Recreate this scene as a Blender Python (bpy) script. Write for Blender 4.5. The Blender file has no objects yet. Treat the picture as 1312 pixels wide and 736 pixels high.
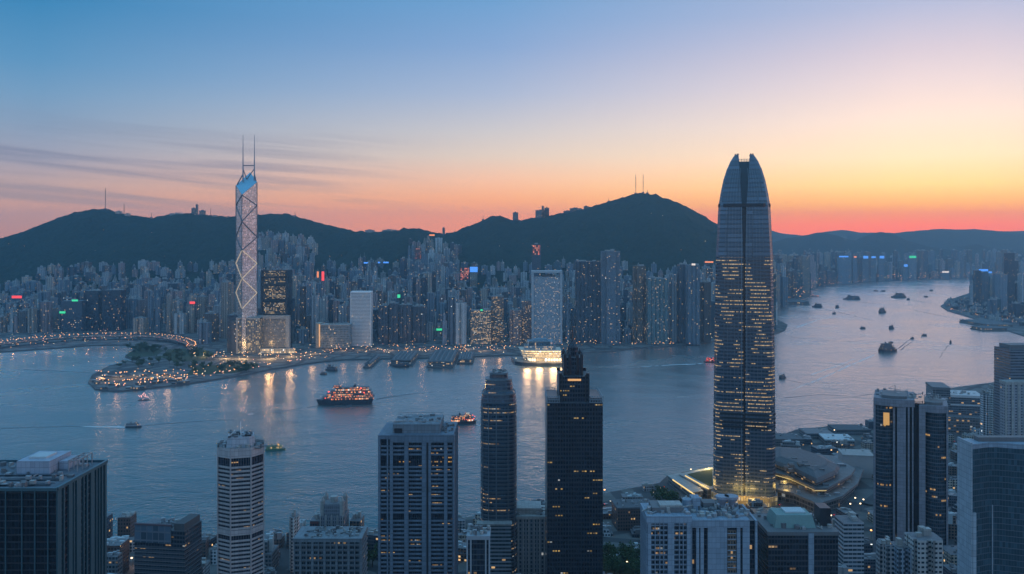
import bpy, math, random
import numpy as np
from mathutils import Vector, noise
from mathutils.geometry import tessellate_polygon

random.seed(11)
SC = bpy.context.scene
COL = SC.collection
R = math.radians

# ------------------------------------------------------------------ camera
# the view is measured in the photograph's 1312 x 736 pixels: horizon at row 305
H, F, YH, CX = 316.0, 1136.0, 305.0, 656.0
cam_data = bpy.data.cameras.new("camera")
cam_data.lens = 36.0 * F / 1312.0
cam_data.shift_y = (YH - 368.0) / 1312.0
cam_data.clip_start = 1.0
cam_data.clip_end = 60000.0
cam = bpy.data.objects.new("camera", cam_data)
COL.objects.link(cam)
cam.location = (0, 0, H)
cam.rotation_euler = (R(90), 0, 0)
SC.camera = cam

# ------------------------------------------------------------------ exposure
SC.view_settings.view_transform = 'Standard'
SC.view_settings.look = 'None'
SC.view_settings.exposure = 0.0
SC.view_settings.gamma = 1.0
SC.view_settings.use_curve_mapping = False
SC.render.engine = 'CYCLES'
cy = SC.cycles
cy.use_denoising = True
cy.max_bounces = 6
cy.diffuse_bounces = 2
cy.glossy_bounces = 3
cy.transmission_bounces = 2
cy.volume_bounces = 1
cy.transparent_max_bounces = 8
cy.sample_clamp_indirect = 3.0
cy.caustics_reflective = False
cy.caustics_refractive = False


def lin(c):
    return tuple((x / 12.92 if x <= .04045 else ((x + .055) / 1.055) ** 2.4) for x in (c[0] / 255, c[1] / 255, c[2] / 255))


class NT:
    """small helper round a node tree"""
    def __init__(s, tree):
        s.t = tree
        tree.nodes.clear()

    def n(s, typ, props=None, **ins):
        nd = s.t.nodes.new(typ)
        for k, v in (props or {}).items():
            setattr(nd, k, v)
        for k, v in ins.items():
            key = int(k[1:]) if k[0] == 'i' and k[1:].isdigit() else k.replace('_', ' ')
            s.put(nd.inputs[key], v)
        return nd

    def put(s, sock, v):
        if isinstance(v, bpy.types.NodeSocket):
            s.t.links.new(v, sock)
        elif isinstance(v, bpy.types.Node):
            s.t.links.new(v.outputs[0], sock)
        else:
            if isinstance(v, tuple) and len(v) == 3 and sock.type == 'RGBA':
                v = (*v, 1.0)
            sock.default_value = v

    def m(s, op, a, b=0.0, c=0.0):
        return s.n('ShaderNodeMath', {'operation': op}, i0=a, i1=b, i2=c).outputs[0]

    def mix(s, fac, a, b, blend='MIX'):
        nd = s.n('ShaderNodeMix', {'data_type': 'RGBA', 'blend_type': blend})
        s.put(nd.inputs[0], fac); s.put(nd.inputs[6], a); s.put(nd.inputs[7], b)
        return nd.outputs[2]

    def ramp(s, fac, stops, interp='LINEAR'):
        nd = s.n('ShaderNodeValToRGB', None, i0=fac)
        cr = nd.color_ramp
        cr.interpolation = interp
        while len(cr.elements) < len(stops):
            cr.elements.new(0.5)
        for e, (p, c) in zip(cr.elements, sorted(stops)):
            e.position = p; e.color = (*c, 1.0)
        return nd.outputs[0]


# ------------------------------------------------------------------ sky (dusk)
SUN_AZ = 26.0          # degrees to the right of the view axis, where the sun went down
world = bpy.data.worlds.new("World")
SC.world = world
world.use_nodes = True
w = NT(world.node_tree)
tc = w.n('ShaderNodeTexCoord')
sep = w.n('ShaderNodeSeparateXYZ', None, i0=tc.outputs['Generated'])
dx, dy, dz = sep.outputs
elev = w.m('DIVIDE', w.m('ADD', dz, 0.05), 0.55)
hor = w.m('MAXIMUM', w.m('SQRT', w.m('ADD', w.m('MULTIPLY', dx, dx), w.m('MULTIPLY', dy, dy))), 1e-4)
cosd = w.m('DIVIDE', w.m('ADD', w.m('MULTIPLY', dx, math.sin(R(SUN_AZ))), w.m('MULTIPLY', dy, math.cos(R(SUN_AZ)))), hor)
delta = w.m('MULTIPLY', w.m('ARCCOSINE', w.m('MINIMUM', w.m('MAXIMUM', cosd, -1.0), 1.0)), 180 / math.pi)


def column(px, rows, zen):
    st = []
    for y, c in rows:
        d = YH - y
        z = d / math.sqrt(F * F + (px - CX) ** 2 + d * d)
        st.append(((z + .05) / .55, lin(c)))
    for z, c in zen:
        st.append(((z + .05) / .55, lin(c)))
    return [(min(1, max(0, p)), c) for p, c in st]


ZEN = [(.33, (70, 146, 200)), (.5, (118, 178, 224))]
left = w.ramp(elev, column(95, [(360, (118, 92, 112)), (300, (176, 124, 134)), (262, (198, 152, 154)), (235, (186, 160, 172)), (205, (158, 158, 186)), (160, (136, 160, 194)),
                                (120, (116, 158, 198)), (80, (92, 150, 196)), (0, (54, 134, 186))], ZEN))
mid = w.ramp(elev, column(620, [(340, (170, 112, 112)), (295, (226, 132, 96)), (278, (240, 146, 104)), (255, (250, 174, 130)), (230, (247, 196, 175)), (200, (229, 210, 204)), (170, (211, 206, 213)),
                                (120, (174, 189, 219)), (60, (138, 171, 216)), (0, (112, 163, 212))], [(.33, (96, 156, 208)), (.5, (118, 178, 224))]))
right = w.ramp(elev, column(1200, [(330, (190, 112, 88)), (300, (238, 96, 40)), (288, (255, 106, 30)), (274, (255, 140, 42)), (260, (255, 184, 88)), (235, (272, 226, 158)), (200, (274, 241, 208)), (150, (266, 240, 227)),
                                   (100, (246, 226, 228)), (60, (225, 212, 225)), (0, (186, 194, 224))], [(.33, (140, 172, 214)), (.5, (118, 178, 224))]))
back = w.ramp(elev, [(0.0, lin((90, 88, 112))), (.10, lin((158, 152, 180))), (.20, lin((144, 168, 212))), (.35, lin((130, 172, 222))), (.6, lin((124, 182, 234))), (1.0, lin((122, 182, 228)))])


def span(x, a, b):
    return w.n('ShaderNodeMapRange', {'interpolation_type': 'SMOOTHSTEP'}, Value=x, From_Min=a, From_Max=b, To_Min=0.0, To_Max=1.0).outputs[0]


def lspan(x, a, b):
    return w.n('ShaderNodeMapRange', None, Value=x, From_Min=a, From_Max=b, To_Min=0.0, To_Max=1.0).outputs[0]


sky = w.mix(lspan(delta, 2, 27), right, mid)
rightward = span(dx, .55, .85)  # keeps the unseen right-hand sky peach, added to warm right-facing walls
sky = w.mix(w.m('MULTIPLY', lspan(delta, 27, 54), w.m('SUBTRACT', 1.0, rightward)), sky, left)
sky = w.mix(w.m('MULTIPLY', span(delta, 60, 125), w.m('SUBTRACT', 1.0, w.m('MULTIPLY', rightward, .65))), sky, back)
# thin stratus streaks, stretched along the horizon
az = w.m('ARCTAN2', dx, dy)
cv = w.n('ShaderNodeCombineXYZ', None, X=w.m('MULTIPLY', az, 3.0), Y=w.m('ADD', w.m('MULTIPLY', dz, 70.0), w.m('MULTIPLY', az, 5.0)), Z=0.0)
nz = w.n('ShaderNodeTexNoise', None, Vector=cv.outputs[0], Scale=1.0, Detail=4.0, Roughness=.55, Distortion=.6)
cl = w.n('ShaderNodeMapRange', {'interpolation_type': 'SMOOTHSTEP'}, Value=nz.outputs[0], From_Min=.42, From_Max=.68, To_Min=0.0, To_Max=1.0).outputs[0]
band = w.m('MULTIPLY', span(dz, .010, .035), w.m('SUBTRACT', 1.0, span(dz, .080, .135)))
lefty = w.m('SUBTRACT', 1.0, span(az, -.34, -.02))
cl = w.m('MULTIPLY', w.m('MULTIPLY', cl, band), w.m('MULTIPLY', lefty, .55))
sky = w.mix(cl, sky, lin((112, 118, 156)))
nish = w.n('ShaderNodeTexSky')
nish.sky_type = 'NISHITA'
nish.sun_disc = False
nish.sun_elevation = R(0.5)
nish.sun_rotation = R(SUN_AZ)
nish.altitude = 300
thick = w.m('EXPONENT', w.m('DIVIDE', w.m('MAXIMUM', dz, 0.0), -0.045))
gain = w.n('ShaderNodeCombineColor', None, i0=w.m('MULTIPLY_ADD', thick, 1.45, .98), i1=w.m('MULTIPLY_ADD', thick, 1.0, .98), i2=w.m('MULTIPLY_ADD', thick, -.22, .98))
vm = w.n('ShaderNodeVectorMath', {'operation': 'MULTIPLY'}, i0=sky, i1=gain.outputs[0])
high = w.m('MAXIMUM', span(dz, .30, .60), span(delta, 75, 130))
vm = w.n('ShaderNodeVectorMath', {'operation': 'SCALE'}, i0=vm.outputs[0], Scale=w.m('MULTIPLY_ADD', high, .26, 1.0))
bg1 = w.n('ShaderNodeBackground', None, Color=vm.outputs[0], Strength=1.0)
bg2 = w.n('ShaderNodeBackground', None, Color=nish.outputs[0], Strength=0.012)
add = w.n('ShaderNodeAddShader', None, i0=bg1.outputs[0], i1=bg2.outputs[0])
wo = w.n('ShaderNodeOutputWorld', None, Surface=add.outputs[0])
world.cycles.sampling_method = 'MANUAL'
world.cycles.sample_map_resolution = 512

# low pink lamp added far right of the sunset to warm right-facing walls
sd = bpy.data.lights.new("side_fill", 'SUN')
sd.energy = 0.60
sd.angle = R(14)
sd.color = (1.0, .60, .46)
side_fill = bpy.data.objects.new("side_fill", sd)
COL.objects.link(side_fill)
side_fill.rotation_euler = (R(90 - 5), 0, R(180 - SUN_AZ - 50))
side_fill.location = (3000, 3000, 800)


# ------------------------------------------------------------------ placing helpers
def X_(px, Y):
    return (px - CX) * Y / F


def Z_(py, Y):
    return H - (py - YH) * Y / F


def G(px, py, z=0.0):
    Y = (H - z) * F / (py - YH)
    return X_(px, Y), Y


def tag(o, label=None, cat=None, group=None, kind=None):
    for k, v in (('label', label), ('category', cat), ('group', group), ('kind', kind)):
        if v:
            o[k] = v
    return o


def thing(name, label, cat, loc, rz=0.0, group=None):
    o = bpy.data.objects.new(name, None)
    o.empty_display_size = 2
    COL.objects.link(o)
    o.location = loc
    o.rotation_euler = (0, 0, rz)
    return tag(o, label, cat, group)


def put(name, mesh, parent=None, loc=(0, 0, 0), rz=0.0):
    o = bpy.data.objects.new(name, mesh)
    COL.objects.link(o)
    o.parent = parent
    o.location = loc
    o.rotation_euler = (0, 0, rz)
    return o


def rect(x0, x1, y0, y1):
    return [(x0, y0), (x1, y0), (x1, y1), (x0, y1)]


def ngon(n, rx, ry=None, ph=0.0, p=2.0, cx=0, cy=0):
    """superellipse-like outline, counter-clockwise"""
    ry = rx if ry is None else ry
    out = []
    for i in range(n):
        a = 2 * math.pi * (i + .5) / n + ph
        c, s = math.cos(a), math.sin(a)
        out.append((cx + rx * math.copysign(abs(c) ** (2 / p), c), cy + ry * math.copysign(abs(s) ** (2 / p), s)))
    return out


def chamfer(x0, x1, y0, y1, c):
    return [(x0 + c, y0), (x1 - c, y0), (x1, y0 + c), (x1, y1 - c), (x1 - c, y1), (x0 + c, y1), (x0, y1 - c), (x0, y0 + c)]


def scaled(poly, s, sy=None):
    sy = s if sy is None else sy
    cx = sum(p[0] for p in poly) / len(poly); cy_ = sum(p[1] for p in poly) / len(poly)
    return [(cx + (p[0] - cx) * s, cy_ + (p[1] - cy_) * sy) for p in poly]


def grown(poly, d):
    """push every edge of a convex outline out by d"""
    n = len(poly); out = []
    for i in range(n):
        a, b, c = Vector(poly[i - 1]), Vector(poly[i]), Vector(poly[(i + 1) % n])
        e1 = (b - a).normalized(); e2 = (c - b).normalized()
        n1 = Vector((e1.y, -e1.x)); n2 = Vector((e2.y, -e2.x))
        m = (n1 + n2)
        k = d / max(.25, 1 + n1.dot(n2)) 
        out.append((b.x + m.x * k, b.y + m.y * k))
    return out


class MB:
    def __init__(s):
        s.v = []; s.f = []; s.uv = []; s.mi = []; s.off = 0.0; s.sm = False

    def face(s, pts, uvs=None, mi=0):
        b = len(s.v)
        s.v.extend(pts)
        s.f.append(tuple(range(b, b + len(pts))))
        s.uv.extend(uvs if uvs else [(p[0], p[1]) for p in pts])
        s.mi.append(mi)

    def prism(s, poly, z0, z1, mi=0, top=True, bot=False, tmi=None, poly1=None):
        q = poly1 or poly
        n = len(poly); u = s.off
        for i in range(n):
            a, b = poly[i], poly[(i + 1) % n]
            c, d = q[(i + 1) % n], q[i]
            L = math.hypot(b[0] - a[0], b[1] - a[1])
            s.face([(*a, z0), (*b, z0), (*c, z1), (*d, z1)], [(u, z0), (u + L, z0), (u + L, z1), (u, z1)], mi)
            u += L
        if top:
            s.cap(q, z1, mi if tmi is None else tmi)
        if bot:
            s.cap(poly[::-1], z0, mi)
        return s

    def cap(s, poly, z, mi):
        if len(poly) <= 4:
            s.face([(*p, z) for p in poly], None, mi)
        else:
            pts = [Vector((*p, z)) for p in poly]
            for t in tessellate_polygon([pts]):
                tri = [pts[i] for i in t]
                if ((tri[1] - tri[0]).cross(tri[2] - tri[0])).z < 0:
                    tri = tri[::-1]
                s.face([tuple(p) for p in tri], None, mi)

    def box(s, x0, x1, y0, y1, z0, z1, mi=0, tmi=None, bot=False):
        return s.prism(rect(x0, x1, y0, y1), z0, z1, mi, True, bot, tmi)

    def tube(s, p, q, r, n=5, mi=0, r1=None):
        p, q = Vector(p), Vector(q)
        r1 = r if r1 is None else r1
        d = (q - p).normalized()
        a = d.orthogonal().normalized(); b = d.cross(a)
        P = []; Q = []
        for i in range(n):
            t = 2 * math.pi * i / n
            o = a * math.cos(t) + b * math.sin(t)
            P.append(tuple(p + o * r)); Q.append(tuple(q + o * r1))
        for i in range(n):
            j = (i + 1) % n
            s.face([P[i], P[j], Q[j], Q[i]], None, mi)
        s.face(Q, None, mi); s.face(P[::-1], None, mi)
        return s

    def ball(s, c, r, mi=0, n=6, m=4, rz=None):
        rz = rz or r
        def pt(i, j):
            th = math.pi * j / m; ph = 2 * math.pi * i / n
            return (c[0] + r * math.sin(th) * math.cos(ph), c[1] + r * math.sin(th) * math.sin(ph), c[2] + rz * math.cos(th))
        for i in range(n):
            for j in range(m):
                a, b, c_, d = pt(i, j), pt(i, j + 1), pt(i + 1, j + 1), pt(i + 1, j)
                if j == 0: s.face([a, b, c_], None, mi)
                elif j == m - 1: s.face([a, b, d], None, mi)
                else: s.face([a, b, c_, d], None, mi)
        return s

    def mesh(s, name, mats):
        me = bpy.data.meshes.new(name)
        me.from_pydata(s.v, [], s.f)
        uv = me.uv_layers.new(name="metres")
        uv.data.foreach_set("uv", np.array(s.uv, dtype=np.float32).ravel())
        mats = mats if isinstance(mats, (list, tuple)) else [mats]
        for m in mats:
            me.materials.append(m)
        if len(mats) > 1:
            me.polygons.foreach_set("material_index", np.array(s.mi, dtype=np.int32))
        me.update()
        return me

    def obj(s, name, mats, parent=None, loc=(0, 0, 0), rz=0.0):
        return put(name, s.mesh(name, mats), parent, loc, rz)


def B(x0, x1, y0, y1, z0, z1):
    return MB().box(x0, x1, y0, y1, z0, z1)


# ------------------------------------------------------------------ materials
MAT = {}


def new_mat(name):
    m = bpy.data.materials.new(name)
    m.use_nodes = True
    m.cycles.emission_sampling = 'NONE'
    MAT[name] = m
    return m, NT(m.node_tree)


def finish(t, **ins):
    p = t.n('ShaderNodeBsdfPrincipled', None, **ins)
    t.n('ShaderNodeOutputMaterial', None, Surface=p.outputs[0])
    return p


def plain(name, col, rough=.6, var=.3, scale=.15, metal=0.0, spec=.5, panel=None):
    """weathered surface: colour with patches, rain streaks and, on cladding, panel-to-panel differences"""
    m, t = new_mat(name)
    g = t.n('ShaderNodeNewGeometry')
    n1 = t.n('ShaderNodeTexNoise', None, Vector=g.outputs['Position'], Scale=scale, Detail=6.0, Roughness=.65)
    mp = t.n('ShaderNodeMapping', None, Vector=g.outputs['Position'])
    mp.inputs['Scale'].default_value = (1.0, 1.0, .06)
    n2 = t.n('ShaderNodeTexNoise', None, Vector=mp.outputs[0], Scale=.7, Detail=3.0, Roughness=.6)
    oi = t.n('ShaderNodeObjectInfo')
    k = t.m('ADD', t.m('MULTIPLY', n1.outputs[0], 1.5 * var), t.m('ADD', t.m('MULTIPLY', oi.outputs['Random'], .3 * var), 1 - 1.5 * var))
    k = t.m('ADD', k, t.m('MULTIPLY', n2.outputs[0], 1.0 * var))
    if panel:
        uv = t.n('ShaderNodeUVMap'); uv.uv_map = "metres"
        s = t.n('ShaderNodeSeparateXYZ', None, i0=uv.outputs[0])
        u, v = t.m('DIVIDE', s.outputs[0], panel[0]), t.m('DIVIDE', s.outputs[1], panel[1])
        wn = t.n('ShaderNodeTexWhiteNoise', {'noise_dimensions': '2D'}, Vector=t.n('ShaderNodeCombineXYZ', None, X=t.m('FLOOR', u), Y=t.m('FLOOR', v)).outputs[0])
        k = t.m('MULTIPLY', k, t.m('MULTIPLY_ADD', wn.outputs[0], .24, .88))
        j = t.m('MAXIMUM', t.m('LESS_THAN', t.m('FRACT', u), .07), t.m('LESS_THAN', t.m('FRACT', v), .09))
        k = t.m('MULTIPLY', k, t.m('MULTIPLY_ADD', j, -.38, 1.0))
    c = t.mix(1.0, col, t.n('ShaderNodeCombineColor', None, i0=k, i1=k, i2=k).outputs[0], 'MULTIPLY')
    finish(t, Base_Color=c, Roughness=rough, Metallic=metal, Specular_IOR_Level=spec)
    return m


def glow(name, col, strength, sample=False):
    m, t = new_mat(name)
    finish(t, Base_Color=(.1, .1, .1), Emission_Color=col, Emission_Strength=strength)
    m.cycles.emission_sampling = 'AUTO' if sample else 'NONE'
    return m


def facade(name, wall, glass=(.02, .03, .045), fh=3.2, bw=3.0, ww=.66, wh=.55, lit=.05, litcol=(1.0, .60, .26), es=1.4,
           rough=.6, gr=.14, roof=(.10, .10, .11), tint=.6, slot=0.0, slotw=.12, cool=.07, fg=0.5, run=0, keep=.7, lh=1.0, metal=0.0, gv=2.0):
    """window grid in metres on the building's own UVs; a few windows are lit rooms"""
    m, t = new_mat(name)
    uv = t.n('ShaderNodeUVMap'); uv.uv_map = "metres"
    s = t.n('ShaderNodeSeparateXYZ', None, i0=uv.outputs[0])
    u = t.m('DIVIDE', s.outputs[0], bw); v = t.m('DIVIDE', s.outputs[1], fh)
    fu, fv = t.m('FRACT', u), t.m('FRACT', v)
    cu, cvv = t.m('FLOOR', u), t.m('FLOOR', v)
    inu = t.m('LESS_THAN', t.m('ABSOLUTE', t.m('SUBTRACT', fu, .5)), ww / 2)
    inv = t.m('LESS_THAN', t.m('ABSOLUTE', t.m('SUBTRACT', fv, .5)), wh / 2)
    g = t.n('ShaderNodeNewGeometry')
    nz_ = t.n('ShaderNodeSeparateXYZ', None, i0=g.outputs['Normal']).outputs[2]
    isroof = t.m('GREATER_THAN', nz_, .7)
    mask = t.m('MULTIPLY', t.m('MULTIPLY', inu, inv), t.m('SUBTRACT', 1.0, isroof))
    oi = t.n('ShaderNodeObjectInfo')
    rnd = t.m('MULTIPLY', oi.outputs['Random'], 91.7)
    wn = t.n('ShaderNodeTexWhiteNoise', {'noise_dimensions': '3D'}, Vector=t.n('ShaderNodeCombineXYZ', None, X=cu, Y=cvv, Z=rnd).outputs[0])
    fl = t.n('ShaderNodeTexWhiteNoise', {'noise_dimensions': '3D'}, Vector=t.n('ShaderNodeCombineXYZ', None, X=t.m('FLOOR', t.m('DIVIDE', cu, 5.0)), Y=cvv, Z=rnd).outputs[0])
    group = t.m('POWER', fl.outputs[0], 3.0)
    thr = t.m('MULTIPLY', lit, t.m('ADD', t.m('MULTIPLY', group, 4 * fg), 1 - fg))
    on = t.m('MULTIPLY', t.m('LESS_THAN', wn.outputs[0], thr), mask)
    if run:
        # a lit stretch of one floor: run bays long, some of its rooms dark
        sh = t.n('ShaderNodeTexWhiteNoise', {'noise_dimensions': '2D'}, Vector=t.n('ShaderNodeCombineXYZ', None, X=cvv, Y=rnd).outputs[0])
        rl = t.n('ShaderNodeTexWhiteNoise', {'noise_dimensions': '3D'}, Vector=t.n('ShaderNodeCombineXYZ', None, X=t.m('FLOOR', t.m('ADD', t.m('DIVIDE', cu, float(run)), t.m('MULTIPLY', sh.outputs[0], 7.0))), Y=cvv, Z=rnd).outputs[0])
        zone = t.n('ShaderNodeTexNoise', None, Vector=t.n('ShaderNodeCombineXYZ', None, X=t.m('MULTIPLY', cu, .06), Y=t.m('MULTIPLY', cvv, .10), Z=rnd).outputs[0], Scale=1.0, Detail=1.0)
        zf = t.n('ShaderNodeMapRange', None, Value=zone.outputs[0], From_Min=.40, From_Max=.62, To_Min=.12, To_Max=2.0).outputs[0]
        on = t.m('MULTIPLY', t.m('MULTIPLY', t.m('LESS_THAN', rl.outputs[0], t.m('MULTIPLY', zf, lit)), t.m('LESS_THAN', wn.outputs[0], keep)), mask)
        if lh < 1:
            on = t.m('MULTIPLY', on, t.m('LESS_THAN', t.m('ABSOLUTE', t.m('SUBTRACT', fv, .56)), wh * lh / 2))
    c3 = t.n('ShaderNodeSeparateColor', None, i0=wn.outputs[1]).outputs
    lc = t.mix(t.m('LESS_THAN', c3[1], cool), t.mix(t.m('POWER', c3[0], 2.0), litcol, (1.0, .80, .52)), (.85, .88, .85))
    est = t.m('MULTIPLY', on, t.m('MULTIPLY', es, t.m('ADD', .25, c3[2])))
    # wall: per-building tint, grime
    n1 = t.n('ShaderNodeTexNoise', None, Vector=g.outputs['Position'], Scale=.045, Detail=5.0, Roughness=.7)
    k = t.m('ADD', t.m('MULTIPLY', n1.outputs[0], .5), t.m('ADD', t.m('MULTIPLY', oi.outputs['Random'], tint), .75 - tint / 2))
    wcol = t.mix(1.0, wall, t.n('ShaderNodeCombineColor', None, i0=k, i1=k, i2=k).outputs[0], 'MULTIPLY')
    if slot:
        ins = t.m('LESS_THAN', t.m('FRACT', t.m('DIVIDE', s.outputs[0], slot)), slotw)
        wcol = t.mix(t.m('MULTIPLY', ins, .8), wcol, tuple(x * .25 for x in wall))
    gl = t.mix(t.m('POWER', c3[0], 2.5), tuple(x * .8 for x in glass), tuple(min(1, x * gv + .006 * (gv - 1)) for x in glass))
    base = t.mix(mask, wcol, gl)
    rn = t.n('ShaderNodeTexNoise', None, Vector=g.outputs['Position'], Scale=.35, Detail=4.0)
    rcol = t.mix(rn.outputs[0], tuple(x * .4 for x in roof), tuple(x * 2.2 for x in roof))
    base = t.mix(isroof, base, rcol)
    ro = t.n('ShaderNodeMix', None, i0=mask, i2=rough, i3=gr).outputs[0]
    bump = t.n('ShaderNodeBump', None, Height=t.m('SUBTRACT', 1.0, mask), Strength=.35, Distance=.3)
    finish(t, Base_Color=base, Roughness=ro, Emission_Color=lc, Emission_Strength=est, Normal=bump.outputs[0], Metallic=metal)
    return m


WARM = (1.0, .58, .24)
# far city palettes: (colour word, material)
PAL = [
    ("pale grey", facade("pale_grey_flats", (.46, .46, .48), lit=0.019, es=1.44, slot=9.0, slotw=.22)),
    ("beige", facade("beige_flats", (.46, .37, .30), lit=0.022, es=1.44, slot=7.5, slotw=.22)),
    ("blue grey", facade("blue_grey_flats", (.22, .27, .33), lit=0.016, es=1.44, slot=8.0, slotw=.22)),
    ("dark slate", facade("dark_slate_flats", (.06, .07, .09), lit=0.016, es=1.44, bw=2.4, ww=.8)),
    ("dusty pink", facade("pink_flats", (.46, .31, .29), lit=0.022, es=1.52, slot=8.4, slotw=.22)),
    ("brown", facade("brown_flats", (.16, .11, .09), lit=0.027, es=1.52, slot=6.6, slotw=.22)),
    ("off-white", facade("off_white_flats", (.60, .59, .58), lit=0.016, es=1.36, slot=10.0, slotw=.22, wh=.45)),
    ("teal glass", facade("teal_glass_offices", (.10, .15, .17), (.03, .06, .075), bw=1.8, ww=.9, wh=.8, lit=0.019, es=1.20, gr=.08)),
]
CONC = plain("pale_concrete", (.33, .32, .31), panel=(3.2, 3.2))
DCONC = plain("dark_concrete", (.13, .13, .14))
ROOFM = plain("roof_felt", (.10, .10, .11), .9, .5, .3)
STEEL = plain("painted_steel", (.30, .31, .33), .4, .25, .4, .3)
DSTEEL = plain("dark_steel", (.03, .035, .045), .35, .3, .3, .4)
BLACKG = plain("black_glass", (.008, .012, .02), .10, .3, .05)
WHITEP = plain("white_paint", (.72, .72, .72), .5, .2)
LAMP = glow("lamp_glass_warm", (1.0, .42, .13), 3.2)
LAMPW = glow("lamp_glass_white", (1.0, .74, .44), 3.4)
LAMPP = glow("lamp_glass_pink", (1.0, .40, .30), 3.0)
NRED = glow("neon_red", (1.0, .05, .04), 1.32)
NBLUE = glow("neon_blue", (.08, .32, 1.0), 1.20)
NGREEN = glow("neon_green", (.05, .85, .35), 0.96)
NORANGE = glow("neon_orange", (1.0, .28, .08), 1.20)
NWHITE = glow("neon_white", (1.0, .85, .75), 0.96)

# ------------------------------------------------------------------ the setting: water, ground, hills, haze
def water_mat():
    m, t = new_mat("harbour_water")
    g = t.n('ShaderNodeNewGeometry')
    mp = t.n('ShaderNodeMapping', None, Vector=g.outputs['Position'])
    mp.inputs['Rotation'].default_value = (0, 0, R(14))
    mp.inputs['Scale'].default_value = (.7, 1.0, 1.0)
    n1 = t.n('ShaderNodeTexNoise', None, Vector=mp.outputs[0], Scale=.13, Detail=4.0, Roughness=.6, Distortion=.8)
    n2 = t.n('ShaderNodeTexNoise', None, Vector=mp.outputs[0], Scale=.022, Detail=2.0, Roughness=.5, Distortion=.6)
    n3 = t.n('ShaderNodeTexNoise', None, Vector=mp.outputs[0], Scale=.0042, Detail=5.0, Roughness=.6, Distortion=1.6)
    n4 = t.n('ShaderNodeTexNoise', None, Vector=g.outputs['Position'], Scale=.0012, Detail=2.0, Roughness=.5, Distortion=.8)
    h = t.m('ADD', t.m('MULTIPLY', n1.outputs[0], 2.2), t.m('MULTIPLY', n2.outputs[0], 3.4))
    calm = t.n('ShaderNodeMapRange', None, Value=n3.outputs[0], From_Min=.36, From_Max=.62, To_Min=.35, To_Max=1.0).outputs[0]
    b = t.n('ShaderNodeBump', None, Height=h, Strength=calm, Distance=.68)
    col = t.mix(n4.outputs[0], (.006, .112, .138), (.014, .142, .168))
    col = t.mix(t.m('MULTIPLY', n1.outputs[0], .75), col, (.006, .040, .060))  # darker along the wave noise: ripple shading put into the colour
    lw = t.n('ShaderNodeLayerWeight', None, Blend=.5, Normal=b.outputs[0])
    k = t.n('ShaderNodeMapRange', None, Value=lw.outputs['Facing'], From_Min=.66, From_Max=.92, To_Min=.06, To_Max=1.0).outputs[0]
    k = t.m('MULTIPLY', k, t.m('MULTIPLY_ADD', n3.outputs[0], .36, .80))
    df = t.n('ShaderNodeBsdfDiffuse', None, Color=col)
    gl = t.n('ShaderNodeBsdfGlossy', None, Color=(.98, .855, .80), Roughness=t.m('MULTIPLY_ADD', n3.outputs[0], .20, .15), Normal=b.outputs[0])
    mx = t.n('ShaderNodeMixShader', None, i0=k, i1=df.outputs[0], i2=gl.outputs[0])
    t.n('ShaderNodeOutputMaterial', None, Surface=mx.outputs[0])
    return m


def ground_mat(name, a, b, road=(.05, .05, .055)):
    """city floor: yards and lanes in irregular blocks"""
    m, t = new_mat(name)
    g = t.n('ShaderNodeNewGeometry')
    v = t.n('ShaderNodeTexVoronoi', {'feature': 'DISTANCE_TO_EDGE'}, Vector=g.outputs['Position'], Scale=.017)
    v2 = t.n('ShaderNodeTexVoronoi', None, Vector=g.outputs['Position'], Scale=.06)
    n = t.n('ShaderNodeTexNoise', None, Vector=g.outputs['Position'], Scale=.03, Detail=8.0, Roughness=.7)
    c = t.mix(n.outputs[0], a, b)
    c = t.mix(t.m('MULTIPLY', t.n('ShaderNodeSeparateColor', None, i0=v2.outputs['Color']).outputs[0], .5), c, (.05, .055, .05))
    c = t.mix(t.m('LESS_THAN', v.outputs[0], .09), c, road)
    finish(t, Base_Color=c, Roughness=.9)
    return m


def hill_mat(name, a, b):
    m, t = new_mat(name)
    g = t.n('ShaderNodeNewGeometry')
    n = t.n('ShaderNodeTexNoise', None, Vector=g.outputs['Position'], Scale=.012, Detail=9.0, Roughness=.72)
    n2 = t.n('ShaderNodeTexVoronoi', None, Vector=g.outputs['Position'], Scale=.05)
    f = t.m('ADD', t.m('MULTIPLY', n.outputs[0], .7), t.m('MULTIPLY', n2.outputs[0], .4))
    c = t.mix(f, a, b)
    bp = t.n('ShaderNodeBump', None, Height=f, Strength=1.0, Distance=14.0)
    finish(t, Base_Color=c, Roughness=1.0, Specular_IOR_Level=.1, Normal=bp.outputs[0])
    return m


WATER = water_mat()
CITYG = ground_mat("city_floor", (.11, .11, .115), (.19, .18, .17))
NEARG = ground_mat("near_city_floor", (.09, .095, .10), (.17, .165, .16))
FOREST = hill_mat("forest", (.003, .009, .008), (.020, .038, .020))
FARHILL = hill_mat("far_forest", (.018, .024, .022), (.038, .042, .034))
GRASS = plain("lawn", (.030, .050, .018), .95, .5, .12)
QUAY = plain("quay_stone", (.11, .11, .115), .85, .4, .1)
ASPH = plain("asphalt", (.055, .055, .06), .85, .3, .1)
DECKM = plain("viaduct_concrete", (.26, .24, .22), .8, .25, .1)
FOAM = plain("wake_foam", (.72, .76, .78), .7, .3, .2)
RIPPLE = plain("wake_ripple", (.012, .045, .07), .45, .3, .05)

wm = MB()
wm.face([(-13400, -1500, 0), (13400, -1500, 0), (13400, 12700, 0), (-13400, 12700, 0)])
tag(wm.obj("water", WATER), "teal harbour water rippling towards a pink channel on the right", kind='structure')


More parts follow.
